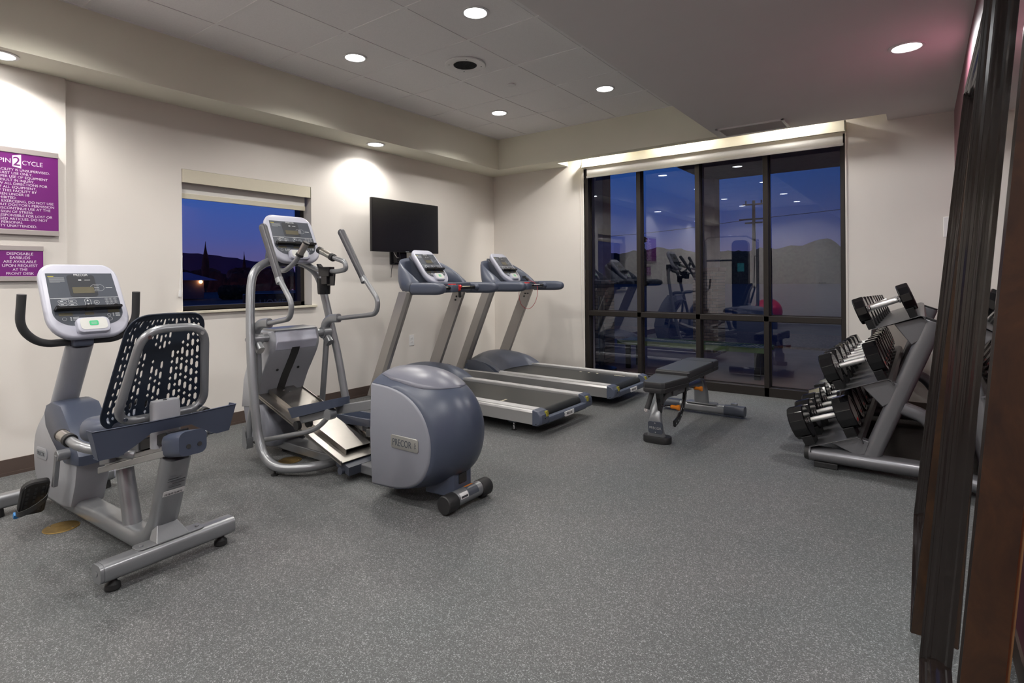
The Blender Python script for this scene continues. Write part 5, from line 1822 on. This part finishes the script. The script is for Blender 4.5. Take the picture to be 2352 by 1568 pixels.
# front leg: broad curved plate rising into the spine
path = smooth([(BX, -2.06, 0.045), (BX, -2.075, 0.13), (BX, -2.06, 0.21), (BX, -1.98, 0.285), (BX, -1.87, 0.315), (BX, -1.70, 0.305), (BX, -1.40, 0.295), (BX, -1.08, 0.285)], 6)
S = []
n = len(path)
for i, p in enumerate(path):
    d = (path[min(i + 1, n - 1)] - path[max(i - 1, 0)]).normalized()
    nrm = Vector((0, d.z, -d.y))
    k = i / (n - 1)
    wd = 0.13 - 0.075 * min(1, k * 2.4)
    th = 0.045 + 0.008 * min(1, k * 3)
    S.append([p + Vector((1, 0, 0)) * a + nrm * b_ for a, b_ in rrect(wd, th, 0.018, 4)])
N('main_frame', MB().loft(S), 'silver', sharp=45)
F4 = frame4((BX + 0.008, -2.097, 0.118), (1, 0, 0), Vector((0, -0.12, 1)))
mb = MB().loft([[F4 @ Vector((a, b_, w_)) for a, b_ in rrect(0.108, 0.090, 0.018, 5)] for w_ in (0, 0.006)])
lp = N('logo_plate', mb, 'slate_dark', bevel=0.001)
text('logo', 'PRECOR', 0.026, F4 @ Matrix.Translation((0, -0.012, 0.0063)), 'chrome', lp, align='CENTER', width=0.088)
mb = MB()
for dz in (0.034, -0.034):
    mb.cyl(F4 @ Vector((0, dz, 0.005)), F4 @ Vector((0, dz, 0.008)), 0.004, n=10)
obj('plate_screws', mb, 'chrome', lp)
mb = MB().loft([[(BX + a * k_, -2.045 + b_ * k_, z) for a, b_ in rrect(0.205, 0.110, 0.050, 8)] for z, k_ in ((0.0, 0.96), (0.006, 1.0), (0.040, 1.0), (0.048, 0.97))])
N('front_foot', mb, 'black', sharp=50)
# seat ladder / supports
mb = MB().loft([[(PX + a, -2.10 + 0.03 * (z - 0.385), z) for a in (-0.012, 0.012)] + [(PX + a, -2.05, z) for a in (0.012, -0.012)] for z in (0.30, 0.39)])
mb.prism([(-2.12, 0.385), (-2.04, 0.385), (-2.03, 0.28), (-2.07, 0.22), (-2.085, 0.28)], 'x', PX - 0.014, PX + 0.014)
N('seat_hinge', mb, 'blackgl')
mb = MB()
for s in (-1, 1):
    mb.prism([(-1.80, 0.40), (-1.76, 0.41), (-1.70, 0.31), (-1.74, 0.285), (-1.82, 0.30)], 'x', BX + s * 0.034 - 0.004, BX + s * 0.034 + 0.004)
mb.box(BX - 0.04, BX + 0.04, -1.80, -1.20, 0.392, 0.412)
mb.cyl((BX - 0.045, -1.775, 0.385), (BX + 0.045, -1.775, 0.385), 0.012, n=14)
N('pad_supports', mb, 'silver', bevel=0.002)
# transport handle
mb = MB().tube([(PX - 0.035, -2.12, 0.375), (PX - 0.065, -2.145, 0.255)], 0.0185, 18)
th_ = N('transport_handle', mb, 'foam')
mb = MB().tube([(PX - 0.0655, -2.1455, 0.256), (PX - 0.0695, -2.149, 0.237)], 0.0195, 18)
obj('handle_cap', mb, 'chrome', th_)
# black adjustment quadrant
arc = smooth([(-1.50, 0, 0.31), (-1.53, 0, 0.22), (-1.59, 0, 0.145), (-1.67, 0, 0.09), (-1.75, 0, 0.07)], 6)
S = []
for i, p in enumerate(arc):
    d = (arc[min(i + 1, len(arc) - 1)] - arc[max(i - 1, 0)]).normalized()
    nn = Vector((d.z, 0, -d.x))
    S.append([(PX - 0.01 + a, (p + nn * b_).x, (p + nn * b_).z) for a, b_ in rrect(0.022, 0.050, 0.008, 3)])
qd = N('adjustment_arm', MB().loft(S), 'blackgl')
mb = MB()
for p in arc[3::4]:
    mb.cyl((PX - 0.0225, p.x, p.z), (PX + 0.0025, p.x, p.z), 0.006, n=10)
obj('pin_holes', mb, 'inkgrey', qd)
# orange pop-pin knobs
for (y, z) in ((-1.50, 0.312), (-2.015, 0.262)):
    mb = MB().cyl((PX + 0.02, y, z), (PX + 0.075, y, z), 0.009, n=12)
    kb = N('pin_shaft', mb, 'chrome')
    mb = MB().tube([(PX + 0.060, y, z), (PX + 0.068, y, z), (PX + 0.10, y, z), (PX + 0.112, y, z), (PX + 0.125, y, z)], [0.009, 0.014, 0.013, 0.019, 0.019], 18)
    obj('orange_knob', mb, 'orange', kb)
# rear post and bar
mb = MB()
mb.loft([[(BX + a * k_, -1.02 + dy + b_, z) for a, b_ in rrect(0.125, 0.055, 0.02, 5)] for z, k_, dy in ((0.098, 1.0, 0.0), (0.20, 0.93, -0.02), (0.28, 0.78, -0.045), (0.315, 0.55, -0.06))])
N('rear_post', mb, 'silver', sharp=50)
mb = MB().prism(rrect(0.26, 0.095, 0.02, 5, cx=BX, cy=-1.01), 'z', 0.092, 0.101)
N('post_plate', mb, 'silver', bevel=0.002)
mb = MB().prism([(-1.0 + a, 0.056 + b_) for a, b_ in rrect(0.090, 0.076, 0.027, 5)], 'x', BX - 0.355, BX + 0.35)
rb = N('rear_bar', mb, 'silver')
for s in (-1, 1):
    xa = BX + s * 0.19; xb = BX + s * 0.355
    mb = MB().prism([(-1.0 + a, 0.056 + b_) for a, b_ in rrect(0.097, 0.083, 0.030, 5)], 'x', xa, xb)
    sl_ = obj('bar_sleeve', mb, 'slate_dark', rb, bevel=0.003)
mb = MB().box(BX + 0.235, BX + 0.285, -0.99, -0.955, 0.090, 0.112)
obj('bar_block', mb, 'silver', rb, bevel=0.003)

# ================================================================== DUMBBELL RACK
RK = thing('dumbbell_rack', 'silver three-tier dumbbell rack standing along the right wall', 'dumbbell rack', (4.45, -1.1, 0))
def Rk(name, mb, m_, **k): return obj(name, mb, m_, RK, **k)
TILT = radians(21)
# shelves: (front x, front z, depth, y from, y to)
shelves = [((4.405, 0.876), 0.245), ((4.24, 0.497), 0.255), ((4.075, 0.128), 0.265)]
YN, YF = -2.015, -0.10
def on_shelf(k, d, h=0.0):
    (x, z), dp = shelves[k]
    return (x + d * cos(TILT) - h * sin(TILT), z + d * sin(TILT) + h * cos(TILT))
for k in range(3):
    dp = shelves[k][1]
    pr = [on_shelf(k, -0.02, -0.035), on_shelf(k, -0.012, -0.035), on_shelf(k, 0.0, -0.004), on_shelf(k, dp, -0.004), on_shelf(k, dp + 0.012, -0.018), on_shelf(k, dp + 0.014, -0.045), on_shelf(k, dp + 0.020, -0.045), on_shelf(k, dp + 0.020, -0.012), on_shelf(k, dp + 0.004, 0.0), on_shelf(k, -0.004, 0.0)]
    mb = MB().prism(pr, 'y', YN, YF)
    Rk('shelf', mb, mat('shelf_dark_grey', (0.10, 0.10, 0.105), 0.35, metal=0.4) if k == 0 else M['shelf_dark_grey'] if 'shelf_dark_grey' in M else bpy.data.materials['shelf_dark_grey'], bevel=0.002)
for yy in (-1.955, -0.42):
    # foot tube
    mb = MB().tube([(4.06, yy, 0.075), (4.855, yy, 0.075)], 0.048, 22, sy=1.15)
    ft = Rk('foot_tube', mb, 'silver_rack')
    mb = MB().tube([(4.035, yy, 0.075), (4.062, yy, 0.075)], [0.042, 0.049], 22, sy=1.15)
    obj('foot_cap', mb, 'black', ft)
    mb = MB().box(4.09, 4.22, yy - 0.045, yy + 0.045, 0.0, 0.035)
    mb.box(4.72, 4.84, yy - 0.045, yy + 0.045, 0.0, 0.035)
    obj('foot_pad', mb, 'black', ft, bevel=0.004)
    # leaning upright
    mb = MB()
    p0, p1 = Vector((4.385, yy, 0.09)), Vector((4.700, yy, 0.930))
    d = (p1 - p0).normalized()
    nn = Vector((d.z, 0, -d.x))
    S = []
    for p in (p0 - d * 0.02, p1):
        S.append([p + nn * a + Vector((0, 1, 0)) * b_ for a, b_ in rrect(0.098, 0.066, 0.030, 6)])
    mb.loft(S)
    Rk('upright', mb, 'silver_rack', bevel=0.004)
    mb = MB().loft([[p + nn * a + Vector((0, 1, 0)) * b_ for a, b_ in rrect(0.090, 0.060, 0.027, 6)] for p in (p1, p1 + d * 0.012)])
    Rk('upright_cap', mb, 'black')
    # curved rear brace
    pth = smooth([(4.55, yy, 0.42), (4.66, yy, 0.37), (4.74, yy, 0.25), (4.77, yy, 0.10)], 6)
    Rk('rear_brace', MB().tube(pth, 0.041, 16), 'silver_rack')
    # shelf brackets
    for k, (a0, a1) in enumerate(((0.10, 0.86), (0.10, 0.50), (0.08, 0.15))):
        q0 = on_shelf(k, 0.11, -0.005); q1 = on_shelf(k, shelves[k][1] - 0.005, -0.005)
        zz = (q1[1] - 0.165, q1[1] - 0.02)
        ux = lambda z: p0.x + (z - p0.z) * d.x / d.z - 0.04
        pr = [q0, q1, (ux(zz[1]) + 0.01, zz[1] + 0.0), (ux(zz[0] + 0.02) + 0.02, zz[0] + 0.03), (ux(zz[0]) - 0.015, zz[0])]
        if k == 2:
            pr = [q0, q1, (ux(0.20), 0.20), (ux(0.115) + 0.01, 0.12), (ux(0.10) - 0.03, 0.105)]
        mb = MB().prism(pr, 'y', yy - 0.030, yy + 0.030)
        Rk('shelf_bracket', mb, 'silver_rack', bevel=0.006)
# long crossbars
mb = MB().tube([(4.62, YN + 0.05, 0.70), (4.62, YF - 0.3, 0.70)], 0.02, 12)
# dumbbells
def dumbbell(r, t_, grip, label):
    """axis along local x, centre at origin"""
    D_ = thing('dumbbell', label, 'dumbbell', (0, 0, 0), local=True)
    mb = MB()
    pr = [(0.0150, -grip / 2), (0.0162, -grip / 3), (0.0166, 0), (0.0162, grip / 3), (0.0150, grip / 2)]
    mb.lathe([(0.001, -grip / 2)] + pr + [(0.001, grip / 2)], axis='x', n=20)
    obj('handle', mb, 'knurl', D_)
    for s in (-1, 1):
        x0 = s * grip / 2
        mb = MB().lathe([(0.001, 0), (0.016, 0), (0.021, s * 0.005), (0.021, s * 0.010), (0.017, s * 0.013), (0.023, s * 0.016), (0.023, s * 0.022), (0.001, s * 0.022)], c=(x0 - s * 0.004, 0, 0), axis='x', n=20)
        obj('collar', mb, 'chrome', D_)
        x1 = x0 + s * 0.012
        n_ = 12
        mb = MB()
        S = []
        for dx, k_ in ((0.0, 0.55), (0.0, 0.93), (0.005, 1.0), (t_ - 0.006, 1.0), (t_, 0.95), (t_, 0.80), (t_ - 0.004, 0.76), (t_ - 0.004, 0.05)):
            S.append([(x1 + s * dx, r * k_ * cos(2 * pi * (j + .5) / n_), r * k_ * sin(2 * pi * (j + .5) / n_)) for j in range(n_)])
        mb.loft(S)
        hd_ = obj('head', mb, 'dbell', D_, bevel=0.0035, limit=18)
        mb = MB().lathe([(0.001, 0), (r * 0.74, 0), (r * 0.74, s * 0.0015), (0.001, s * 0.0015)], c=(x1 + s * (t_ - 0.0045), 0, 0), axis='x', n=28)
        obj('end_plate', mb, 'dbell_end_reflection', hd_)
        xx = x1 + s * (t_ - 0.0028)
        mb = MB().box(min(xx, xx + s * 0.0006), max(xx, xx + s * 0.0006), -r * 0.22, r * 0.22, -r * 0.60, -r * 0.42)
        obj('red_mark', mb, 'red', hd_)
    return D_
def place_db(k, i, n, r, t_, grip, y, label, proto_=None):
    dp = shelves[k][1]
    cx_, cz_ = on_shelf(k, dp * 0.45 - 0.004, 0.036 + r)
    if proto_ is None:
        o = dumbbell(r, t_, grip, label)
    else:
        o = copy_thing(proto_, (0, 0, 0), label)
    o.location = (cx_, y, cz_)
    o.rotation_euler = (0, -TILT, 0)
    return o
ordn = ['nearest the camera', 'second from the near end', 'third from the near end', 'fourth from the near end', 'fifth from the near end', 'sixth from the near end', 'seventh from the near end', 'eighth from the near end', 'ninth from the near end']
tier = ['top shelf', 'middle shelf', 'bottom shelf']
saddles = []
for k, n, y0, dy, r0, r1, t0, t1_, g0, g1 in ((0, 9, -1.93, 0.205, 0.083, 0.062, 0.062, 0.030, 0.150, 0.130), (1, 8, -1.925, 0.228, 0.097, 0.084, 0.078, 0.060, 0.150, 0.145), (2, 7, -1.92, 0.258, 0.104, 0.095, 0.098, 0.082, 0.150, 0.148)):
    for i in range(n):
        f_ = i / (n - 1)
        r = r0 + (r1 - r0) * f_; t_ = t0 + (t1_ - t0) * f_; g = g0 + (g1 - g0) * f_
        y = y0 + dy * i
        o = place_db(k, i, n, r, t_, g, y, 'black and chrome dumbbell on the %s, %s' % (tier[k], ordn[i]) if i < n - 1 else 'black and chrome dumbbell on the %s, the one at the window end' % tier[k])
        o['group'] = 'dumbbells on the ' + tier[k]
        dp = shelves[k][1]
        for s in (-1, 1):
            dc = dp * 0.45 - 0.004 + s * (g / 2 + 0.012 + t_ * 0.35)
            L_ = t_ * 0.62
            hh = 0.036 + r
            sec = []
            for a in (-42, -30, -18, -6, 6, 18, 30, 42):
                sec.append((r * 1.03 * sin(radians(a)), hh - r * 1.03 * cos(radians(a))))
            poly = [(-r * 0.72, hh - r * 0.80), ] + sec + [(r * 0.72, hh - r * 0.80), (r * 0.55, 0.0), (-r * 0.55, 0.0)]
            mb = MB().loft([[(on_shelf(k, dc + q, h_)[0], y + yy_, on_shelf(k, dc + q, h_)[1]) for yy_, h_ in poly] for q in (-L_ / 2, L_ / 2)])
            Rk('saddle', mb, 'black')

# ================================================================== LEANING MIRRORS
def leaning_mirror(x_bot, x_top, y0, y1, H, label):
    mr = thing('leaning_mirror', label, 'mirror', (x_bot + 0.03, (y0 + y1) / 2, 0))
    vz = Vector((x_top - x_bot, 0, H)).normalized()
    vy = Vector((0, -1, 0))          # to the right when looking at the glass from the room (+x direction)
    nrm = vy.cross(vz)               # out of the glass
    if nrm.x > 0: nrm = -nrm
    L = sqrt((x_top - x_bot) ** 2 + H ** 2)
    org = Vector((x_bot, y1, 0))
    def P_(u, v, w): return org + vy * u + vz * v + nrm * w      # w=0 is the outer front edge, negative into the frame
    W_ = y1 - y0
    FW, TH = 0.038, 0.050
    prof = [(0.0, -TH), (0.0, -0.003), (0.003, 0.0), (0.007, 0.0), (0.009, -0.006), (0.013, -0.007), (0.015, -0.013), (0.021, -0.018), (0.025, -0.019), (0.027, -0.026), (0.032, -0.027), (FW - 0.003, -0.036), (FW, -0.040), (FW, -TH)]
    mb = MB()
    corners = lambda a: [(a, a), (W_ - a, a), (W_ - a, L - a), (a, L - a)]
    S = [[P_(*c_, w) for c_ in corners(a)] for a, w in prof]
    n_ = len(prof)
    V = [p for s_ in S for p in s_]
    F = []
    for i in range(n_):
        for j in range(4):
            k = (j + 1) % 4; i2 = (i + 1) % n_
            F.append((i * 4 + j, i * 4 + k, i2 * 4 + k, i2 * 4 + j))
    # the outer flat side keeps its burl veneer as a part of its own
    mb.add(V, F)
    o = obj('mirror_frame', mb, 'darkwood', mr, sharp=25)
    for (a0, b0, a1, b1) in ((0, 0, 0, L), (W_, 0, W_, L), (0, 0, W_, 0), (0, L, W_, L)):
        sg = 1 if (a0 == W_ and a1 == W_) or (b0 == L and b1 == L) else -1
        e_ = 0.0012 * sg
        if a0 == a1:
            q = [P_(a0 + e_, b0, -TH), P_(a0 + e_, b1, -TH), P_(a0 + e_, b1, -0.003), P_(a0 + e_, b0, -0.003), P_(a0 - e_, b0, -TH), P_(a0 - e_, b1, -TH), P_(a0 - e_, b1, -0.003), P_(a0 - e_, b0, -0.003)]
        else:
            q = [P_(a0, b0 + e_, -TH), P_(a1, b0 + e_, -TH), P_(a1, b0 + e_, -0.003), P_(a0, b0 + e_, -0.003), P_(a0, b0 - e_, -TH), P_(a1, b0 - e_, -TH), P_(a1, b0 - e_, -0.003), P_(a0, b0 - e_, -0.003)]
        if b0 == b1 == 0: continue
        obj('side_veneer', MB().hexa(q), 'burl', mr)
    g = MB().add([P_(FW - 0.003, FW - 0.003, -0.040), P_(W_ - FW + 0.003, FW - 0.003, -0.040), P_(W_ - FW + 0.003, L - FW + 0.003, -0.040), P_(FW - 0.003, L - FW + 0.003, -0.040)], [(0, 1, 2, 3)])
    obj('mirror_glass', g, 'mirror', mr)
    b2 = MB().hexa([P_(0.01, 0.01, -TH - 0.006), P_(W_ - 0.01, 0.01, -TH - 0.006), P_(W_ - 0.01, L - 0.01, -TH - 0.006), P_(0.01, L - 0.01, -TH - 0.006),
                    P_(0.01, 0.01, -TH), P_(W_ - 0.01, 0.01, -TH), P_(W_ - 0.01, L - 0.01, -TH), P_(0.01, L - 0.01, -TH)])
    obj('backing_board', b2, mat('raw_wood_back', (0.45, 0.26, 0.11), 0.6), mr)
    return mr
leaning_mirror(4.603, 4.810, -3.652, -2.52, 2.06, 'large dark framed mirror leaning on the maroon wall, the farther one beside the dumbbell rack')
leaning_mirror(4.628, 4.800, -4.925, -3.795, 2.06, 'large dark framed mirror leaning on the maroon wall, nearest the camera at the right edge')
mb = MB().box(4.20, 4.862, -1.84, -0.50, 0.0, 0.008)
tag(obj('rubber_mat', mb, 'mat_dark', bevel=0.002), 'thin black rubber mat on the floor under the dumbbell rack', 'mat')

# ================================================================== BEHIND THE CAMERA (seen mirrored in the big window)
cm = thing('cable_machine', 'tall dark cable machine behind the camera, mirrored in the big window', 'cable machine', (1.35, -6.55, 0))
def Cm(name, mb, m_, **k): return obj(name, mb, m_, cm, **k)
mb = MB()
mb.loft([[(1.47 + a, y, z + 1.02) for a, z in rrect(0.34, 1.92, 0.10, 5)] for y in (-6.72, -6.55)])
Cm('weight_tower', mb, 'navy', bevel=0.01)
mb = MB().box(1.42, 1.56, -6.55, -6.545, 1.30, 1.48)
Cm('exercise_chart', mb, 'tealmap')
for x in (0.72, 1.82):
    mb = MB().tube([(x, -6.60, 0.03), (x, -6.60, 1.98)], 0.032, 16)
    Cm('column', mb, 'silver')
    mb = MB().box(x - 0.04, x + 0.04, -7.0, -6.2, 0.0, 0.06)
    Cm('base_foot', mb, 'silver', bevel=0.01)
    mb = MB().tube(fillet([(x, -6.56, 1.62), (x, -6.36, 1.62), (x - 0.02, -6.36, 1.05)], 0.02, 4), 0.008, 8)
    Cm('cable', mb, 'black')
mb = MB().tube(fillet([(0.66, -6.5, 1.90), (0.80, -6.5, 2.06), (1.20, -6.5, 2.07), (1.62, -6.5, 2.06), (1.86, -6.5, 1.92)], 0.04, 5), 0.018, 14)
Cm('pull_up_bar', mb, 'chrome')
mb = MB().tube([(0.72, -6.60, 1.55), (1.35, -6.60, 1.55)], 0.022, 12)
Cm('crossbeam', mb, 'slate_dark')
mb = MB().tube([(0.72, -6.60, 0.06), (1.82, -6.60, 0.06)], 0.028, 12)
Cm('lower_beam', mb, 'silver')
mb = MB().sphere((1.62, -8.55, 0.33), 0.325, 18)
tag(obj('gym_ball', mb, 'pinkball'), 'large red gym ball near the back wall, mirrored in the big window', 'gym ball')
mb = MB().box(2.55, 3.50, YB, YB + 0.03, 0.0, 2.12)
d_ = struct('door_1', mb, 'shade', bevel=0.003, label='pale door in the back wall')
mb = MB().cyl((2.65, YB + 0.03, 1.02), (2.65, YB + 0.07, 1.02), 0.012, n=12).cyl((2.65, YB + 0.07, 1.02), (2.78, YB + 0.07, 1.02), 0.010, n=12)
obj('door_handle', mb, 'chrome', d_)

# ================================================================== OUTSIDE THE BIG WINDOW
def blobby(mb, c, r, n=10, sd=1, k=0.28, sx=1, sy=1, sz=1):
    rg = random.Random(sd)
    st = len(mb.v)
    mb.sphere(c, r, n, sx, sy, sz)
    for i in range(st, len(mb.v)):
        v = Vector(mb.v[i]); d = v - Vector(c)
        f = 1 + k * (rg.random() - 0.5)
        mb.v[i] = tuple(Vector(c) + d * f)
    return mb
mb = MB().box(-1.5, 8, 0.25, 6.0, -0.16, -0.02)
o = obj('patio', mb, 'concrete'); o['kind'] = 'structure'
mb = MB().box(-60, 60, 6.0, 90, -0.30, -0.06)
mb.box(-90, -0.45, -70, 6.0, -0.30, -0.05)
o = obj('ground', mb, 'asphalt'); o['kind'] = 'structure'
mb = MB().box(-2, 9, 4.3, 6.6, -0.1, 0.02)
o = tag(obj('gravel_strip', mb, 'gravel'), 'strip of reddish gravel beyond the patio outside the big window', 'gravel', kind='stuff')
# canopy over the patio and its stone pier
mb = MB().box(1.80, 9, 0.3, 3.45, 2.78, 3.1)
o = obj('canopy_roof', mb, 'stucco'); o['kind'] = 'structure'
pr = thing('stone_pier', 'square patio pier outside the big window, stacked stone below and stucco above', 'pier', (1.83, 3.37, 0))
obj('stone_base', MB().box(1.63, 2.03, 3.17, 3.57, -0.05, 1.30), 'stone', pr)
obj('stucco_shaft', MB().box(1.69, 1.97, 3.23, 3.51, 1.30, 2.79), 'stucco', pr)
obj('stone_cap', MB().box(1.61, 2.05, 3.15, 3.59, 1.28, 1.34), 'concrete', pr, bevel=0.01)
pr = thing('stone_pier', 'tall patio pier at the left edge of the big window, stone foot and stucco shaft', 'pier', (0.95, 1.3, 0))
obj('stone_base', MB().box(0.78, 1.06, 1.15, 1.45, -0.05, 1.15), 'stone', pr)
obj('stucco_shaft', MB().box(0.80, 1.03, 1.17, 1.42, 1.15, 4.0), 'stucco', pr)
# green slatted bench
gb = thing('garden_bench', 'green slatted garden bench on the patio outside the big window', 'bench', (2.2, 1.2, 0))
mb = MB()
x = 1.33
while x < 3.18:
    mb.box(x, x + 0.028, 1.0, 1.42, 0.335, 0.355)
    x += 0.040
mb.box(1.32, 3.19, 0.99, 1.01, 0.30, 0.36).box(1.32, 3.19, 1.41, 1.43, 0.30, 0.36)
obj('seat', mb, 'greenbench', gb)
for x in (1.42, 3.05):
    for y in (1.03, 1.37):
        obj('leg', MB().box(x, x + 0.07, y, y + 0.03, -0.02, 0.335), 'bronze', gb, bevel=0.004)
# round base of a patio heater or table
tt_ = thing('umbrella_base', 'dark round post base standing on the patio by the left end of the big window', 'umbrella base', (1.22, 0.72, 0))
obj('base_plate', MB().lathe([(0.001, 0.0), (0.20, 0.0), (0.20, 0.03), (0.06, 0.06), (0.001, 0.06)], c=(1.22, 0.72, -0.02), n=30), 'navy', tt_)
obj('post', MB().cyl((1.22, 0.72, 0.03), (1.22, 0.72, 0.95), 0.035, n=16), 'navy', tt_)
# dark wooded ridge and trees beyond the road
rg = random.Random(11)
V, F = [], []
kx = [-120, -60, -53, -44, -36, -30, -22, -17, -12.4, -10, -7.9, -6.8, -5.6, 0, 60]
kz = [5.0, 5.6, 6.0, 6.2, 6.9, 6.0, 5.7, 6.1, 6.2, 6.9, 7.2, 6.8, 5.7, 5.4, 5.0]
NR = 260
for i in range(NR + 1):
    x = -110 + 160 * i / NR
    for q in range(len(kx) - 1):
        if kx[q] <= x <= kx[q + 1]:
            z = kz[q] + (kz[q + 1] - kz[q]) * (x - kx[q]) / (kx[q + 1] - kx[q])
    z += rg.uniform(-0.14, 0.14) + 0.15 * sin(x * 1.3)
    V += [(x, 97 + rg.uniform(-.6, .6), -0.3), (x, 98 + rg.uniform(-.6, .6), z * 0.7), (x, 100, z), (x, 106, z * 0.8), (x, 107, -0.3)]
for i in range(NR):
    for j in range(4):
        a = i * 5 + j
        F.append((a, a + 1, a + 6, a + 5))
tag(obj('wooded_ridge', MB().add(V, F), 'hedge', sharp=80), 'dark wooded ridge along the horizon beyond the big window', 'tree line', kind='stuff')
mb = MB()
for k in range(7):
    blobby(mb, (-22.5 + rg.uniform(-.25, .25), 58, 1.2 + k * 0.75), 1.05 - k * 0.12, 8, k, 0.35)
tag(obj('tree', mb, 'hedge'), 'single dark pointed tree on the horizon in the second pane of the big window', 'tree')
# utility pole with cross arms and wires
up_ = thing('utility_pole', 'wooden utility pole with cross arms silhouetted beyond the big window', 'utility pole', (-10, 58.7, 0))
obj('pole', MB().cyl((-10, 58.7, -0.2), (-10, 58.7, 9.4), 0.22, 0.15, n=10), 'pole', up_)
for z, w in ((8.9, 1.1), (7.3, 1.5), (6.9, 0.9)):
    obj('cross_arm', MB().box(-10 - w, -10 + w, 58.6, 58.8, z, z + 0.16), 'pole', up_)
obj('insulator', MB().cyl((-10.8, 58.7, 9.05), (-10.8, 58.7, 9.4), 0.08, n=8).cyl((-9.2, 58.7, 9.05), (-9.2, 58.7, 9.4), 0.08, n=8), 'pole', up_)
mb = MB()
for z0, z1, dz in ((7.4, 9.2, 0.5), (7.4, 6.2, 0.8)):
    pts = []
    for i in range(13):
        t_ = i / 12
        x = -10 + 32 * t_ if z1 > 8 else -10 - 30 * t_
        pts.append((x, 58.7 - 10 * t_, z0 + (z1 - z0) * t_ - dz * sin(pi * t_)))
    mb.tube(pts, 0.03, 5)
tag(obj('power_line', mb, 'pole'), 'sagging overhead power line running from the utility pole', 'power line')

# ================================================================== OUTSIDE THE SMALL WINDOW
mb = MB()
prof = []
rg = random.Random(5)
NP = 90
V, F = [], []
for i in range(NP + 1):
    t_ = i / NP
    y = -60 + 330 * t_
    ys = [-60, 120, 160, 172, 180, 195, 222, 238, 251, 273, 300]; hs_y = [30, 27, 26.5, 24.5, 22.5, 21.5, 19.0, 16.0, 16.8, 14.0, 15]
    for q in range(len(ys) - 1):
        if ys[q] <= y <= ys[q + 1]:
            hgt = hs_y[q] + (hs_y[q + 1] - hs_y[q]) * (y - ys[q]) / (ys[q + 1] - ys[q])
    hgt += rg.uniform(-0.35, 0.35)
    V += [(-420, y, -2), (-420 - 10, y, hgt), (-560, y, hgt + 4), (-560, y, -2)]
for i in range(NP):
    for j in range(3):
        a = i * 4 + j
        F.append((a, a + 1, a + 5, a + 4))
mb.add(V, F)
tag(obj('mountain_range', mb, 'mountain', sharp=80), 'low purple mountain range beyond the small left window', 'mountain')
def cypress(x, y, h, r, lab, sd):
    rg = random.Random(sd)
    t_ = thing('cypress_tree', lab, 'tree', (x, y, 0), group='cypress trees')
    mb = MB()
    S = []
    for i in range(15):
        k = i / 14
        rr = r * (sin(pi * min(1, k * 0.9 + 0.12)) ** 0.7) * (1 - k ** 3) + 0.02
        S.append([(x + rr * (1 + 0.25 * (rg.random() - .5)) * cos(2 * pi * j / 12), y + rr * (1 + 0.25 * (rg.random() - .5)) * sin(2 * pi * j / 12), 0.4 + (h - 0.4) * k + 0.05 * rg.random()) for j in range(12)])
    obj('foliage', MB().loft(S), 'rust_foliage', t_)
    obj('trunk', MB().cyl((x, y, -0.1), (x, y, 0.7), r * 0.2, n=8), 'pole', t_)
cypress(-60, 24.4, 5.6, 0.42, 'tall cypress tree in the left part of the small window', 1)
cypress(-80, 39.6, 5.7, 0.30, 'thinner and smaller cypress farther right in the small window', 2)
rg = random.Random(9)
mb = MB()
for i in range(46):
    y = 8 + i * 1.55
    hh = rg.uniform(2.2, 3.1)
    blobby(mb, (-70 + rg.uniform(-4, 4), y, hh * 0.42), hh * 0.58, 8, 50 + i, 0.3, sy=1.4)
tag(obj('tree_belt', mb, 'rust_foliage'), 'belt of dark rust brown trees and shrubs behind the car park outside the small window', 'trees', kind='stuff')
hs_ = thing('house', 'small low house with a lit porch lamp outside the small window', 'house', (-38, 10, 0))
obj('wall', MB().box(-40, -36, 9.0, 13.0, 0, 1.30), 'house', hs_)
obj('roof', MB().hexa([(-40.6, 8.5, 1.30), (-35.4, 8.5, 1.30), (-35.4, 13.7, 1.25), (-40.6, 13.7, 1.25), (-38.6, 9.0, 1.85), (-37.6, 9.0, 1.85), (-37.6, 12.6, 1.85), (-38.6, 12.6, 1.85)]), 'houseroof', hs_)
obj('porch_lamp', MB().sphere((-35.9, 12.75, 1.15), 0.12, 8), 'lampglow', hs_)
mb = MB()
for i in range(6):
    blobby(mb, (-33, 13.0 + i * 0.3, 0.42), 0.48, 7, i, 0.3)
tag(obj('shrub', mb, 'foliage'), 'dark round shrub in front of the small house', 'shrub')
ms = thing('monument_sign', 'dark outdoor sign with pale letters, low in the small window behind the elliptical', 'sign', (-2.6, -1.5, 0))
obj('sign_board', MB().box(-2.66, -2.6, -2.05, -1.18, 0.62, 1.02), 'blackgl', ms, bevel=0.01)
obj('sign_post', MB().box(-2.65, -2.61, -1.95, -1.88, -0.05, 0.62).box(-2.65, -2.61, -1.35, -1.28, -0.05, 0.62), 'blackgl', ms)
text('lettering', 'HOME2', 0.14, frame4((-2.598, -1.62, 0.845), (0, 1, 0), (0, 0, 1)), 'inkgrey', ms, align='CENTER')
text('lettering', 'REGISTRATION', 0.075, frame4((-2.598, -1.62, 0.70), (0, 1, 0), (0, 0, 1)), 'inkgrey', ms, align='CENTER')

for o in bpy.data.objects:
    if '_local' in o: del o['_local']
